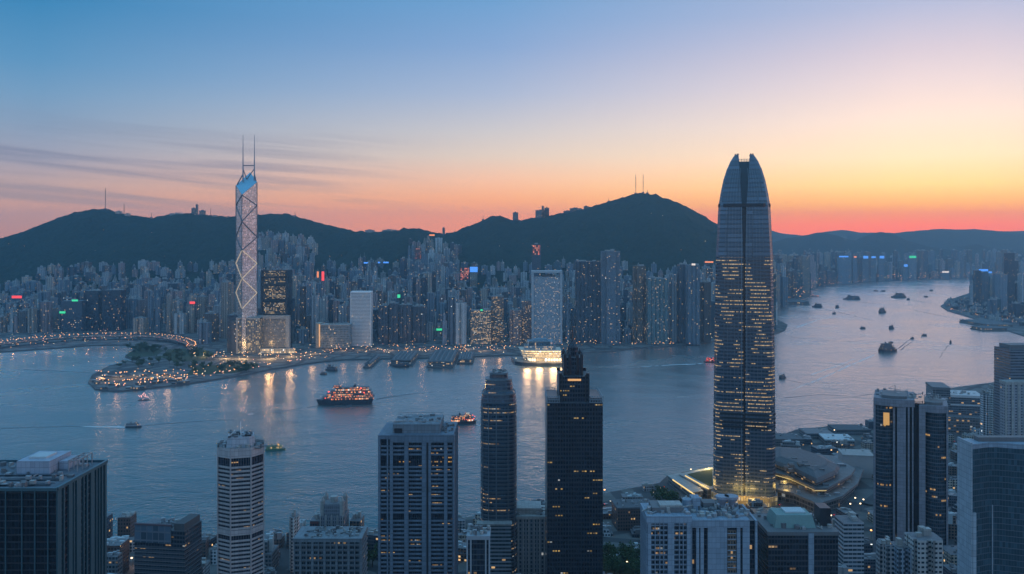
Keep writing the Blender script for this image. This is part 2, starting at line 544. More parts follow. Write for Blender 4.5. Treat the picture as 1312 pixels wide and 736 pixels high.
def land(name, pts, z, mat, label, skirt=QUAY):
    mb = MB()
    poly = [(p[0], p[1]) for p in pts]
    area = sum(poly[i][0] * poly[(i + 1) % len(poly)][1] - poly[(i + 1) % len(poly)][0] * poly[i][1] for i in range(len(poly)))
    if area < 0:
        poly = poly[::-1]
    mb.prism(poly, -2.0, z, 1, True, False, 0)
    o = mb.obj(name, [mat, skirt])
    return tag(o, label, kind='structure')


ISL_SHORE = [(-420, 462), (-150, 456), (0, 452), (60, 448), (120, 443.5), (165, 443), (172, 450), (160, 458), (172, 463), (140, 470), (118, 482), (113, 491), (122, 500), (150, 503), (200, 498), (260, 490), (310, 482),
             (350, 474), (400, 466), (440, 462), (480, 461), (540, 460), (600, 458), (655, 456), (720, 455), (780, 451), (850, 445), (915, 438), (985, 432), (1006, 424), (1009, 417), (995, 410),
             (990, 400), (1003, 391), (1036, 381), (1034, 374), (1060, 367), (1120, 362), (1200, 359), (1243, 358), (1312, 355), (1500, 352)]
isl = [G(*p, 0) for p in ISL_SHORE]
land("ground", isl + [(9000, 12500), (-9000, 12500), (-5600, 3000)], 3.0, CITYG, "far shore ground under the crowded city")
HEAD_SHORE = [(1900, 470), (1500, 452), (1330, 437), (1292, 425), (1266, 420), (1261, 413), (1235, 405), (1214, 399), (1205, 393), (1217, 384.5), (1243, 376), (1242, 372), (1312, 369), (1600, 366)]
land("headland", [G(*p, 0) for p in HEAD_SHORE], 3.0, CITYG, "low headland jutting into the pink channel on the right")
NEAR_SHORE = [(-900, 715), (0, 700), (130, 693), (200, 691.5), (480, 690), (590, 668), (660, 655), (700, 652), (770, 636), (845, 622), (856, 611), (912, 602), (990, 585), (984, 566), (1020, 553), (1065, 548), (1115, 548),
              (1180, 527), (1198, 502), (1240, 496), (1285, 490), (1345, 470), (1700, 455)]
land("ground", [G(*p, 0) for p in NEAR_SHORE] + [(2600, -1200), (-1400, -1200)], 3.0, NEARG, "near shore ground between the towers")

# island ridge: the skyline of the hills as the photograph has it, at 4.8 km
RIDGE = [(-900, 352), (-500, 336), (-250, 330), (-100, 322), (0, 312), (25, 302), (50, 293), (62, 290), (80, 280), (100, 272), (118, 269), (135, 268), (148, 271), (160, 275), (178, 277), (195, 279), (215, 275), (240, 273), (270, 277), (290, 278),
         (320, 277), (345, 274.5), (368, 274), (385, 279), (410, 286), (440, 293), (455, 296), (475, 298), (500, 296), (515, 294), (535, 292), (552, 297), (570, 300), (585, 296), (596, 291), (612, 285), (630, 277), (640, 276.5), (655, 282), (680, 281), (705, 277), (720, 274), (735, 271), (760, 265),
         (785, 257), (806, 251), (815, 248), (825, 247), (838, 249), (850, 253), (865, 258), (880, 265), (900, 276), (918, 287), (945, 300), (962, 315), (978, 345), (992, 380), (1010, 395), (1400, 395)]
YR = 4800.0


def interp(tab, x):
    return float(np.interp(x, [p[0] for p in tab], [p[1] for p in tab]))


RTX = np.array([X_(p[0], YR) for p in RIDGE]); RTZ = np.array([Z_(p[1], YR) for p in RIDGE])


def T(X, Y):
    """terrain height of the island"""
    zr = float(np.interp(X, RTX, RTZ))
    zr = max(0.0, zr)
    y0 = 3350.0
    if Y < y0:
        return 3.0
    t = (Y - y0) / (YR - y0)
    if t <= 1:
        s = t * t * (3 - 2 * t)
        s = .55 * s + .45 * t ** 1.7
    else:
        s = max(0.0, 1 - (t - 1) * .75) ** 1.4
    zr *= max(0.0, min(1.0, (.2965 * Y - X) / 190.0))
    n = noise.fractal(Vector((X * .0016, Y * .0016, 3.3)), 1.0, 2.0, 5)
    k = max(0.0, 1 - abs(t - 1) * 6)
    z = zr * s + min(1.0, zr / 90) * n * 42 * min(1, s * 2.2) * (1 - .93 * k)
    return max(3.0, z)


def terrain(name, label, xs, ys, fn, mat):
    nx, ny = len(xs), len(ys)
    v = [(x, y, fn(x, y)) for y in ys for x in xs]
    f = [(j * nx + i, j * nx + i + 1, (j + 1) * nx + i + 1, (j + 1) * nx + i) for j in range(ny - 1) for i in range(nx - 1)]
    me = bpy.data.meshes.new(name)
    me.from_pydata(v, [], f)
    me.materials.append(mat)
    me.polygons.foreach_set("use_smooth", [True] * len(f))
    me.update()
    o = put(name, me)
    return tag(o, label, kind='structure')


def rough(x, y, a=4.0, s=.03):
    return a * noise.fractal(Vector((x * s, y * s, 0)), 1.0, 2.2, 3)


terrain("hills", "dark wooded hills behind the far city with a twin masted peak",
        list(np.linspace(-6000, 1700, 560)), list(np.concatenate([np.linspace(3360, 4600, 60), np.linspace(4615, 5000, 30), np.linspace(5050, 6600, 24)])),
        lambda x, y: (-4.0 if T(x, y) <= 3.01 else T(x, y) + rough(x, y, 10.0, .03) + min(1, T(x, y) / 120) * 26 * (abs(noise.noise(Vector((x * .0052, y * .0018, 8)))) - .25) * max(0, 1 - abs(y - YR) / 160 if False else min(1, abs(y - YR) / 420))), FOREST)


def ridge(label, rows, Y, w0, w1, amp, mat, nx=220):
    tx = [X_(p[0], Y) for p in rows]; tz = [Z_(p[1], Y) for p in rows]
    def fn(x, y):
        zr = float(np.interp(x, tx, tz))
        t = (y - Y) / (w0 if y < Y else w1)
        s = max(0.0, 1 - abs(t)) 
        s = s * s * (3 - 2 * s)
        k = min(1, abs(t) * 4)
        return max(-4.0, zr * s + amp * s * (.15 + .85 * k) * noise.fractal(Vector((x * .0014, y * .0014, Y)), 1, 2, 5) + rough(x, y, 4.5, .012))
    return terrain("hills", label, list(np.linspace(min(tx), max(tx), nx)), list(np.concatenate([np.linspace(Y - w0, Y, 26), np.linspace(Y + 60, Y + w1, 8)])), fn, mat)


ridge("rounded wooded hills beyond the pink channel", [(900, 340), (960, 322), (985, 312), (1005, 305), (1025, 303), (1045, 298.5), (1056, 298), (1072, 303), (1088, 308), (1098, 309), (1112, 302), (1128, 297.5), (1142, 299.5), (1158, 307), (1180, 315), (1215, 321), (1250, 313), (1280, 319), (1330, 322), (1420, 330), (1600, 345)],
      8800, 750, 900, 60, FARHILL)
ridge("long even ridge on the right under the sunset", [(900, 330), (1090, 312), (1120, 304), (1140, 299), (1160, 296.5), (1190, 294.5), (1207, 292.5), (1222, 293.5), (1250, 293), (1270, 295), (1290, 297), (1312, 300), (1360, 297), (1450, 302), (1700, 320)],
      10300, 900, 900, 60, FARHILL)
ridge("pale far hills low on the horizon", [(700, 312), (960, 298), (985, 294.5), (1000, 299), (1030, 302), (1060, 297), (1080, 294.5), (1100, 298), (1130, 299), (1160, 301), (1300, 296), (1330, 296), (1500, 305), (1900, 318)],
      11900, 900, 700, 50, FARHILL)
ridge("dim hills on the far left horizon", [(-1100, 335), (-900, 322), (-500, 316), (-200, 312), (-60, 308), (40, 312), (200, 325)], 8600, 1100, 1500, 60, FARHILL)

# the evening air
hz, ht = new_mat("evening_air")
pv = ht.n('ShaderNodeVolumePrincipled', None, Color=(.37, .66, .87), Density=6.6e-5, Anisotropy=.60)
ht.n('ShaderNodeOutputMaterial', None, Volume=pv.outputs[0])
hb = MB(); hb.box(-13500, 13500, -1800, 12750, -5.0, 675.0, bot=True)
tag(hb.obj("haze", hz), "thin blue evening haze over the harbour", kind='stuff')


# ------------------------------------------------------------------ warm pools of real lamp light where the photograph shows them
def pool(px, py, z, watts, size, col=(1.0, .60, .25)):
    ld = bpy.data.lights.new("floodlight", 'POINT')
    ld.energy = watts; ld.color = col; ld.shadow_soft_size = size
    o = bpy.data.objects.new("floodlight", ld)
    COL.objects.link(o)
    x, y = G(px, py)
    o.location = (x, y, z)


for px, py, e in ((262, 459, 3e4), (290, 461, 9e4), (312, 461.5, 1.4e5), (345, 461.5, 1.2e5), (372, 458.5, 8e4), (400, 455, 3e4), (130, 489, 2e4), (150, 487, 2.2e4), (172, 484, 2.2e4), (195, 486, 2e4), (215, 484, 1.6e4)):
    pool(px, py, 13.0, e * .7, 5.0)
for px in range(420, 660, 20):
    pool(px, 449 + (px % 3), 10.0, 9e3, 4.0, (1.0, .55, .24))

# ------------------------------------------------------------------ far shore landmarks
LMK = []          # (px0, px1, ytop, ybase, Y) of everything hand built, so that the crowd leaves room


def spot(px0, px1, ytop, Y, zb=3.0):
    """centre, width and height of a building whose front face spans px0..px1 at distance Y"""
    x0, x1 = X_(px0, Y), X_(px1, Y)
    h = Z_(ytop, Y) - zb
    LMK.append((px0, px1, ytop, YH + (H - zb) * F / Y, Y))
    return (x0 + x1) / 2, x1 - x0, h


def rooftop(mb, w_, d_, h, k=3, rs=random):
    for _ in range(k):
        a, b = rs.uniform(.12, .3) * w_, rs.uniform(.15, .3) * d_
        x, y = rs.uniform(-.3, .3) * w_, rs.uniform(-.25, .25) * d_
        mb.box(x - a / 2, x + a / 2, y - b / 2, y + b / 2, h, h + rs.uniform(2.5, 6))


# --- braced diamond tower
def braced_tower():
    Y = 2393.0; m = Y / F
    X = X_(311.0, Y)
    t = thing("braced_tower", "pale tower with lit diamond bracing and two tall white masts", "skyscraper", (X, Y + 32, 3))
    LMK.append((296, 327, 171, 455, Y))
    def zz(y): return Z_(y, Y) - 3
    Lx, Rx = (297 - 311) * m, (325.5 - 311) * m
    Fp, Lp, Rp, Bp = (-2.0, -32), (Lx, 4), (Rx, -4), (2, 30)
    zF, zL, zR, zB = zz(250), zz(237), zz(233), zz(219)
    zbot = zz(400)
    body = MB()
    def side(a, b, za, zb_, u0):
        L = math.hypot(b[0] - a[0], b[1] - a[1])
        body.face([(*a, 0), (*b, 0), (*b, zb_), (*a, za)], [(u0, 0), (u0 + L, 0), (u0 + L, zb_), (u0, za)])
    side(Lp, Fp, zL, zF, 0); side(Fp, Rp, zF, zR, 100); side(Rp, Bp, zR, zB, 200); side(Bp, Lp, zB, zL, 300)
    body.obj("wall", facade("braced_glass", (.58, .54, .52), (.52, .49, .48), fh=4.0, bw=2.2, ww=.94, wh=.90, lit=.004, es=.8, rough=.3, gr=.2, tint=0, metal=.8), t)
    cap = MB()
    cap.face([(*Lp, zL + .6), (*Fp, zF + .6), (*Bp, zB + .6)]); cap.face([(*Fp, zF + .6), (*Rp, zR + .6), (*Bp, zB + .6)])
    cap.obj("glass_roof", plain("blue_roof_glass", (.20, .48, .62), .25, .1), t)
    brm = plain("bracing_steel", (.10, .105, .12), .4, .1)
    lit = glow("bracing_light", (1.0, .78, .50), .55)
    def on(a, b, s, z, o=.5):
        x = a[0] + (b[0] - a[0]) * s; y = a[1] + (b[1] - a[1]) * s
        nx, ny = b[1] - a[1], -(b[0] - a[0]); L = math.hypot(nx, ny)
        return (x + nx / L * o, y + ny / L * o, z)
    cy_ = [250, 284, 321, 357, 396]; ey = [263, 304, 338, 376]
    for i, e in enumerate(ey):
        for a, b, sd_ in ((Lp, Fp, 0), (Fp, Rp, 1)):
            for c in (cy_[i], cy_[i + 1]):
                if sd_ == 0:
                    p, q = on(a, b, 1, zz(c)), on(a, b, 0, zz(e))
                else:
                    p, q = on(a, b, 0, zz(c)), on(a, b, 1, zz(e))
                MB().tube(p, q, 1.3 if e < 320 else 1.0, 4).obj("brace", [lit if e > 320 else brm], t)
    for c, z0 in ((Fp, zF), (Lp, zL), (Rp, zR)):
        MB().tube((c[0] * 1.01, c[1] * 1.01, zbot), (c[0] * 1.01, c[1] * 1.01, z0), 1.1, 4).obj("corner_post", brm, t)
    # crown frame and masts
    ml, mr = (306.2 - 311) * m, (321 - 311) * m
    for x in (ml, mr):
        mb = MB(); mb.tube((x, 4, zz(232)), (x, 4, zz(208)), 2.4, 6, r1=1.7); mb.tube((x, 4, zz(208)), (x, 4, zz(171)), 1.7, 6, r1=.6)
        mb.obj("mast", plain("mast_paint", (.26, .27, .31), .5, .1), t)
    cr = MB()
    cr.tube((ml, 4, zz(211)), (mr, 4, zz(211)), 1.3, 5)
    cr.tube((ml, 4, zz(215)), (0, 4, zz(229)), 1.3, 5); cr.tube((mr, 4, zz(215)), (0, 4, zz(229)), 1.3, 5)
    cr.tube((ml, 4, zz(222)), (Lx * .9, 4, zz(236)), 1.6, 5); cr.tube((mr, 4, zz(222)), (Rx * .9, 0, zz(233)), 1.6, 5)
    cr.obj("crown_frame", brm, t)
    B(Lx - 3, Rx - 12, -24, 30, 0, zz(412)).obj("base_block", PAL[3][1], t)


braced_tower()


def block(name, label, cat, px0, px1, ytop, Y, depth, mat, zb=3.0, plant=True, poly=None, rz=0.0, penth=None, group=None):
    """a tower as thing > wall, rooftop_plant, parapet"""
    X, w_, h = spot(px0, px1, ytop, Y, zb)
    t = thing(name, label, cat, (X, Y + depth / 2, zb), rz, group)
    pl = poly(w_, depth) if poly else rect(-w_ / 2, w_ / 2, -depth / 2, depth / 2)
    MB().prism(pl, 0, h).obj("wall", mat, t)
    if plant:
        mb = MB(); rooftop(mb, w_, depth, h, 3)
        mb.obj("rooftop_plant", CONC, t)
    return t, w_, h


# black framed office on its portal base
def framed_office():
    Y = 2440.0; m = Y / F
    t, w_, h = block("framed_office", "black office tower with four tiers of lit gridded glass on portal base", "office tower", 334.5, 368, 346.5, Y, 56, BLACKG, plant=False)
    lm = facade("lit_grid", (.02, .02, .02), (.03, .035, .04), fh=3.6, bw=3.2, ww=.74, wh=.62, lit=.42, es=.62, litcol=(1, .66, .30), fg=.4, tint=0)
    for a, b in ((347.5, 354), (357, 363.5), (367, 383), (388, 402.5)):
        o = B(-w_ / 2 + 5, w_ / 2 - 5, -28.8, -27.5, Z_(b, Y) - 3, Z_(a, Y) - 3).obj("lit_tier", lm, t)
        B(-w_ / 2 + 1, w_ / 2 - 1, -30, -27.9, Z_(b, Y) - 5, Z_(b, Y) - 3.4).obj("beam", DSTEEL, t)
    for x in (-w_ / 2 + 2, w_ / 2 - 2):
        B(x - 1.8, x + 1.8, -30.2, -27, 0, h + 1.5).obj("column", DSTEEL, t)
    zt = Z_(404, Y) - 3; hw = 19.5 * m
    X0 = (352.5 - 351.2) * m
    B(X0 - hw, X0 + hw, -42, -30.6, 0, zt - 9).obj("base_glass", facade("base_lit", (.22, .22, .22), (.10, .10, .10), fh=4, bw=2.4, ww=.6, wh=.7, lit=.16, es=.5, tint=0), t)
    for x in (-hw + 4, hw - 4):
        B(X0 + x - 5, X0 + x + 5, -46, -31, 0, zt).obj("portal_leg", CONC, t)
    B(X0 - hw, X0 + hw, -45.5, -30.8, zt - 8.6, zt + .4).obj("portal_beam", CONC, t)
    B(X0 - hw - 12, X0 + hw + 18, -64, -46.4, 0, 13).obj("entrance_hall", facade("lobby", (.4, .38, .34), (.2, .18, .14), fh=6, bw=4, ww=.7, wh=.6, lit=.5, es=1.6, tint=0), t)


framed_office()


def pale_frame_block():
    Y = 2400.0
    t, w_, h = block("glass_block", "mid-rise block with yellow lit glass strips and pale corner pier under the braced tower", "office block", 304.5, 333, 408, Y, 44,
                     facade("strip_glass", (.12, .13, .15), (.05, .06, .07), fh=3.4, bw=4.4, ww=.42, wh=.86, lit=.34, es=.72, litcol=(1, .66, .26), tint=0, fg=.3), plant=True)
    B(-w_ / 2 - 4, -w_ / 2 + 1, -24, 10, 0, h + 2).obj("corner_pier", CONC, t)
    B(-w_ / 2, w_ / 2, -22.9, 21, h - 2.5, h + 1.2).obj("parapet", CONC, t)


pale_frame_block()
block("dark_slab_tower", "narrow dark slab at the foot of the braced tower", "tower", 291, 304, 404, 2420.0, 40, PAL[3][1])


def striped_office():
    Y = 2560.0
    t, w_, h = block("striped_office", "white office slab ruled with fine horizontal stripes near the waterfront", "office tower", 449.5, 475, 376, Y, 34, facade("stripe_core", (.30, .31, .34), (.05, .06, .09), bw=2, ww=.9, fh=4.0, wh=.7, lit=.03, tint=0), plant=False)
    ring = B(-w_ / 2 - .7, w_ / 2 + .7, -17.7, 17.7, 0, 2.1).mesh("spandrel", WHITEP)
    for i in range(int(h / 4.0)):
        put("spandrel", ring, t, (0, 0, i * 4.0 + .9))
    B(-w_ / 2 - 1, w_ / 2 + 1, -18, 18, h, h + 5).obj("parapet", WHITEP, t)
    for x in (-w_ / 2 - .2, w_ / 2 + .2):
        B(x - 1.0, x + 1.0, -18.2, -16, 0, h + 4).obj("corner_pier", WHITEP, t)


striped_office()


def low_hall():
    Y = 2520.0
    t, w_, h = block("long_hall", "low glass hall with amber lit end pier left of the striped office", "hall", 410, 448, 417, Y, 40, facade("hall_glass", (.20, .24, .27), (.08, .11, .13), fh=5, bw=4, ww=.8, wh=.6, lit=.05, es=.8, tint=0))
    B(-w_ / 2 - 12, -w_ / 2 - .4, -21, 20, 0, h + 5).obj("end_pier", plain("lit_sandstone", (.42, .34, .26), .7, .1), t)
    B(-w_ / 2 - 2.6, -w_ / 2 + .4, -22.5, -21.2, 4, h + 3).obj("light_strip", glow("amber_strip", (1.0, .5, .18), .9), t)
    B(-w_ / 2, w_ / 2, -21.4, 20.5, h - 1, h + 2).obj("parapet", CONC, t)


low_hall()


def framed_white():
    Y = 2620.0; m = Y / F
    t, w_, h = block("framed_white_tower", "broad white tower with projecting square top frame behind the lit pier building", "office tower", 683, 718.5, 355, Y, 44,
                     facade("white_fine", (.40, .42, .45), (.07, .10, .13), fh=3.4, bw=2.3, ww=.66, wh=.55, lit=.10, es=.8, tint=0), plant=True)
    for x in (-w_ / 2 - 1.2, w_ / 2 + 1.2):
        B(x - 3.2, x + 3.2, -25, 20, 0, h + 14).obj("frame_leg", plain("white_frame", (.40, .41, .43), .6, .15), t)
    B(-w_ / 2 - 4.6, w_ / 2 + 4.6, -26, 21, h + 12, h + 18).obj("top_frame", MAT["white_frame"], t)


framed_white()


def ribbed(w_, d_):
    """tower outline with vertical bays"""
    n = max(2, int(w_ / 11)); out = []
    for i in range(n):
        a = -w_ / 2 + w_ * i / n; b = -w_ / 2 + w_ * (i + 1) / n; g = (b - a) * .16
        out += [(a + g, -d_ / 2 + 3), (a + g, -d_ / 2), (b - g, -d_ / 2), (b - g, -d_ / 2 + 3)]
    return [(-w_ / 2, -d_ / 2 + 3)] + out + [(w_ / 2, -d_ / 2 + 3), (w_ / 2, d_ / 2), (-w_ / 2, d_ / 2)]


def cross(w_, d_):
    a, b, c, d = w_ / 2, d_ / 2, w_ * .24, d_ * .24
    return [(-c, -b), (c, -b), (c, -d), (a, -d), (a, d), (c, d), (c, b), (-c, b), (-c, d), (-a, d), (-a, -d), (-c, -d)]


def hplan(w_, d_):
    a, b, c, d = w_ / 2, d_ / 2, w_ * .14, d_ * .2
    return [(-a, -b), (-c, -b), (-c, -b + d), (c, -b + d), (c, -b), (a, -b), (a, b), (c, b), (c, b - d), (-c, b - d), (-c, b), (-a, b)]


def rounded(w_, d_):
    return ngon(12, w_ / 2, d_ / 2, 0, 3.2)


DUSK = facade("dark_flats_waterfront", (.085, .10, .125), (.02, .03, .045), fh=3.1, bw=2.7, ww=.7, wh=.55, lit=0.022, es=1.1, slot=8, tint=.1)
DUSK2 = facade("grey_flats_waterfront", (.17, .20, .24), (.03, .045, .06), fh=3.1, bw=3.2, ww=.74, wh=.5, lit=0.022, es=1.1, tint=.1)
LITB = facade("busy_lit_offices", (.20, .17, .15), (.05, .05, .05), fh=3.6, bw=2.4, ww=.74, wh=.5, lit=.34, es=1.0, litcol=(1, .60, .26), tint=.15, fg=.6)
LITP = facade("pink_lit_flats", (.34, .22, .20), (.06, .05, .05), fh=3.2, bw=2.6, ww=.6, wh=.5, lit=.15, es=1.0, slot=9, tint=.15)
block("dark_waterfront_tower", "left and shorter of the twin tall dark towers at the waterfront", "apartment tower", 738, 769.5, 335, 2640.0, 46, DUSK, poly=ribbed)
t_, w_, h_ = block("dark_waterfront_tower", "right and taller of the twin tall dark towers, banded with floors", "apartment tower", 771, 795.5, 322, 2600.0, 46, DUSK2, poly=cross)
block("brown_lit_tower", "narrow brown tower with warm windows right of the twin dark towers", "apartment tower", 812, 828, 341, 2640.0, 34, facade("warm_brown", (.20, .14, .10), fh=3.1, bw=2.4, lit=.06, es=.9, tint=.1), poly=cross)
block("teal_slab_tower", "wide teal grey slab beside the narrow brown waterfront tower", "apartment tower", 829.5, 856, 357, 2610.0, 36, facade("teal_flats", (.15, .21, .22), (.03, .055, .06), lit=.06, es=1, tint=.1), poly=ribbed)
block("pale_slab_tower", "pale floor-banded tower left of the spired waterfront tower", "apartment tower", 857, 869, 352, 2650.0, 32, PAL[0][1], poly=cross)
block("spired_tower", "dark stepped tower with short narrow top near the giant skyscraper", "apartment tower", 869.5, 882, 339, 2640.0, 34, DUSK, poly=rounded)
block("slate_waterfront_tower", "slate tower with a small white lit cap near the giant skyscraper", "apartment tower", 881, 897, 340, 2600.0, 34, DUSK2, poly=ribbed)
block("brick_tower", "brownish block tower at the waterfront beside the giant skyscraper", "apartment tower", 898, 912, 362, 2660.0, 34, PAL[5][1], poly=cross)
block("black_box_tower", "left of two plain black boxes behind the viaduct", "office tower", 107, 126, 373, 2990.0, 40, facade("black_box", (.02, .025, .035), (.012, .018, .03), fh=3.6, bw=2, ww=.9, wh=.8, lit=0.018, es=.9, tint=.1))
block("black_box_tower", "right and wider of two plain black boxes behind the viaduct", "office tower", 131, 155, 372, 2980.0, 40, MAT["black_box"])
block("green_topped_office", "dark office with green light along its roof left of the black boxes", "office tower", 78, 105, 386, 2960.0, 40, PAL[3][1])
for k, (a, b, y) in enumerate(((484, 497, 392), (498, 510, 389), (511, 527, 391), (528, 545, 393))):
    block("ridged_tower", "%s of the row of dark ridged towers right of the striped office" % ("leftmost", "second from the left", "third from the left", "rightmost")[k], "apartment tower", a, b, y, 2610.0 + 12 * k, 36, DUSK, poly=ribbed, group="row of dark ridged towers")
block("lit_office", "office tower covered in rows of warm windows with green beacon above", "office tower", 603, 629, 398, 2620.0, 36, LITB)
block("lit_brown_tower", "taller brown tower of warm windows beside the busy lit office", "office tower", 629.5, 645, 380, 2650.0, 34, facade("brown_lit", (.24, .17, .13), lit=.22, es=.9, tint=.1))
block("pink_lit_tower", "pinkish lit tower just left of the framed white tower", "apartment tower", 653, 668, 398, 2600.0, 34, LITP, poly=cross)
block("pink_lit_tower", "taller pinkish lit tower touching the framed white tower", "apartment tower", 668.5, 682, 386, 2640.0, 34, LITP, poly=ribbed)
block("pale_tall_tower", "tall pale beige tower standing right behind the diamond-braced tower base", "apartment tower", 282, 296, 362, 2760.0, 34, PAL[1][1], poly=cross)

# ------------------------------------------------------------------ the crowd of towers
SKYLINE = [(-120, 360), (0, 366), (40, 356), (58, 328), (75, 328), (100, 336), (140, 329), (170, 327), (183, 320), (205, 327), (230, 327), (250, 332), (295, 332), (326, 306), (330, 297), (398, 298), (404, 318), (440, 322), (460, 312), (500, 318), (520, 306), (528, 302), (546, 299), (584, 302),
           (588, 316), (602, 336), (640, 332), (690, 338), (718, 330), (735, 318), (770, 310), (800, 326), (860, 312), (880, 306), (915, 302), (940, 310), (985, 318)]
ISLX = [p[0] for p in ISL_SHORE[2:]]; 
ISLP = np.array([(G(*p)) for p in ISL_SHORE])


def shore_y(px):
    """farthest shoreline row of the island at this column"""
    xs = [p[0] for p in ISL_SHORE]; best = 999
    for i in range(len(xs) - 1):
        a, b = ISL_SHORE[i], ISL_SHORE[i + 1]
        lo, hi = min(a[0], b[0]), max(a[0], b[0])
        if lo <= px <= hi and hi > lo:
            best = min(best, a[1] + (b[1] - a[1]) * (px - a[0]) / (b[0] - a[0]))
    return best if best < 999 else 450


rs = random.Random(5)
CROWD = []


def add_tower(X, Y, w_, d_, h, zb, shape, pal, zone):
    px0, px1 = CX + (X - w_ / 2) * F / Y, CX + (X + w_ / 2) * F / Y
    Yf = Y - d_ / 2
    for a, b, yt, yb, YL in LMK:
        if px1 > a - 1.5 and px0 < b + 1.5 and Y < YL + 60:
            return
    CROWD.append(dict(X=X, Y=Y, w=w_, d=d_, h=h, zb=zb, shape=shape, pal=pal, zone=zone, r=(px0, px1, YH - (zb + h - H) * F / Yf, YH + (H - zb) * F / Yf)))


PWT = [5, 3, 5, 3, 3, 2, 3, 1.2]
SHP = ["slab", "cross-plan", "twin-wing", "stepped", "rounded"]
# island city
Y = 2640.0
while Y < 4420:
    t = (Y - 2640) / (4420 - 2640)
    px = -110 + rs.uniform(0, 20)
    while px < 1010:
        w_ = rs.choice([13, 15, 17, 20, 22, 26, 34]) * rs.uniform(.85, 1.15)
        pw = w_ * F / Y
        X = X_(px + pw / 2, Y)
        Yj = Y + rs.uniform(-35, 35)
        zb = T(X, Yj)
        sky_y = interp(SKYLINE, px + pw / 2)
        hill = 326 <= px <= 400 or 520 <= px <= 586
        ok = True
        if Yj < (H / (shore_y(px) - YH) * F) + 95 or (px < 255 and Yj < 2900):
            ok = False
        if not hill and zb > 178 + 25 * noise.noise(Vector((px * .02, 0, 0))):
            ok = False
        lo = 420 - 10 * rs.random()
        ty = sky_y + (lo - sky_y) * (1 - t) ** .9 * rs.uniform(.55, 1.12) + rs.uniform(0, 14)
        h = Z_(ty, Yj) - zb
        if hill and Y > 3900:
            h = min(max(h, 60), 190)
        h = max(26 if Y < 3000 else 40, min(h, 185))
        if Z_(sky_y - 3, Yj) < zb + h:
            h = Z_(sky_y - 1 + rs.uniform(0, 4), Yj) - zb
        if h < 20:
            ok = False
        if ok:
            d_ = w_ * rs.uniform(.8, 1.3)
            pal = rs.choices(range(8), PWT)[0]
            sh = rs.choices(SHP, [4, 4, 3, 2, 1])[0]
            add_tower(X, Yj, w_, d_, h, zb - 2, sh, pal, 'isl')
        px += pw * rs.uniform(1.02, 1.45) + (rs.uniform(6, 22) if rs.random() < .10 else 0)
    Y += rs.uniform(56, 84)
# far shore right of the giant skyscraper
for k in range(1300):
    px = rs.uniform(975, 1345)
    sy = shore_y(px)
    Y0 = H * F / (sy - YH)
    Y = Y0 + 120 + abs(rs.gauss(0, 1)) * (500 if px > 1060 else 1500)
    if Y > 8000:
        continue
    w_ = rs.uniform(18, 42)
    X = X_(px, Y)
    zb = max(3, T(X, Y)) if Y < 6500 else 3
    ty = rs.uniform(334, 352) if rs.random() < .66 else rs.uniform(317, 336)
    h = min(max(Z_(ty, Y) - zb, 25), 215)
    if px < 1003 and Y > 7500: continue
    add_tower(X, Y, w_, w_ * rs.uniform(.8, 1.3), h, zb - 2, rs.choice(SHP), rs.choices(range(8), [1, 1, 5, 7, 1, 3, .6, 3])[0], 'far')
# headland on the right
for k in range(150):
    px = rs.uniform(1246, 1400)
    yb = rs.uniform(374, 405) + (px - 1246) * .10
    Y = H * F / (yb - YH)
    if px < 1262 and yb > 396: continue
    w_ = rs.uniform(20, 34)
    ty = rs.uniform(346, 366)
    if 1288 < px < 1301: ty = rs.uniform(321, 336)
    elif px > 1302: ty = rs.uniform(338, 372)
    if yb > 400: ty = rs.uniform(382, 392)
    add_tower(X_(px, Y), Y, w_, w_ * rs.uniform(.8, 1.2), max(14, Z_(ty, Y) - 3), 1.0, rs.choice(SHP[:3]), rs.choices(range(8), [2, 1, 5, 5, 1, 1, 1, 1])[0], 'head')
for k in range(260):
    px = rs.uniform(1212, 1345)
    yb = rs.uniform(385, 404) + max(0, px - 1240) * .22
    if yb > interp([(1205, 391), (1235, 402), (1262, 411), (1292, 422), (1345, 435)], px) or yb < 376:
        continue
    Y = H * F / (yb - YH); w_ = rs.uniform(12, 30)
    add_tower(X_(px, Y), Y, w_, w_ * rs.uniform(.6, 1.2), rs.uniform(6, 22), 1.0, rs.choice(SHP[:2]), rs.choices(range(8), [2, 1, 5, 5, 1, 2, 1, 1])[0], 'head')
# no two towers in one another
CROWD.sort(key=lambda c: c['Y'])
keep = []; cell = {}
for c in CROWD:
    kx, ky = int(c['X'] // 60), int(c['Y'] // 60)
    hit = False
    for i in (-1, 0, 1):
        for j in (-1, 0, 1):
            for o in cell.get((kx + i, ky + j), ()):
                if abs(o['X'] - c['X']) < (o['w'] + c['w']) / 2 + 1.0 and abs(o['Y'] - c['Y']) < (o['d'] + c['d']) / 2 + 1.0:
                    hit = True
    if not hit:
        keep.append(c); cell.setdefault((kx, ky), []).append(c)
CROWD = keep
# which ones show most: paint them back to front into a small buffer
buf = np.full((736, 1312), -1, dtype=np.int32)
items = [(c['Y'], i, c['r']) for i, c in enumerate(CROWD)] + [(l[4], -2, l[:4]) for l in LMK] + [(1000, -2, (917, 991, 200, 650)), (700, -2, (701, 773, 450, 736))]
for Yq, i, (a, b, yt, yb) in sorted(items, key=lambda q: -q[0]):
    a, b, yt, yb = int(round(max(0, a))), int(round(min(1312, b))), int(round(max(0, yt))), int(round(min(736, yb)))
    if b > a and yb > yt:
        buf[yt:yb, a:b] = i
cnt = np.bincount(buf[buf >= 0].ravel(), minlength=len(CROWD))
for i, c in enumerate(CROWD):
    c['see'] = int(cnt[i])
order = sorted(range(len(CROWD)), key=lambda i: -CROWD[i]['see'])
TOP = set(order[:285])


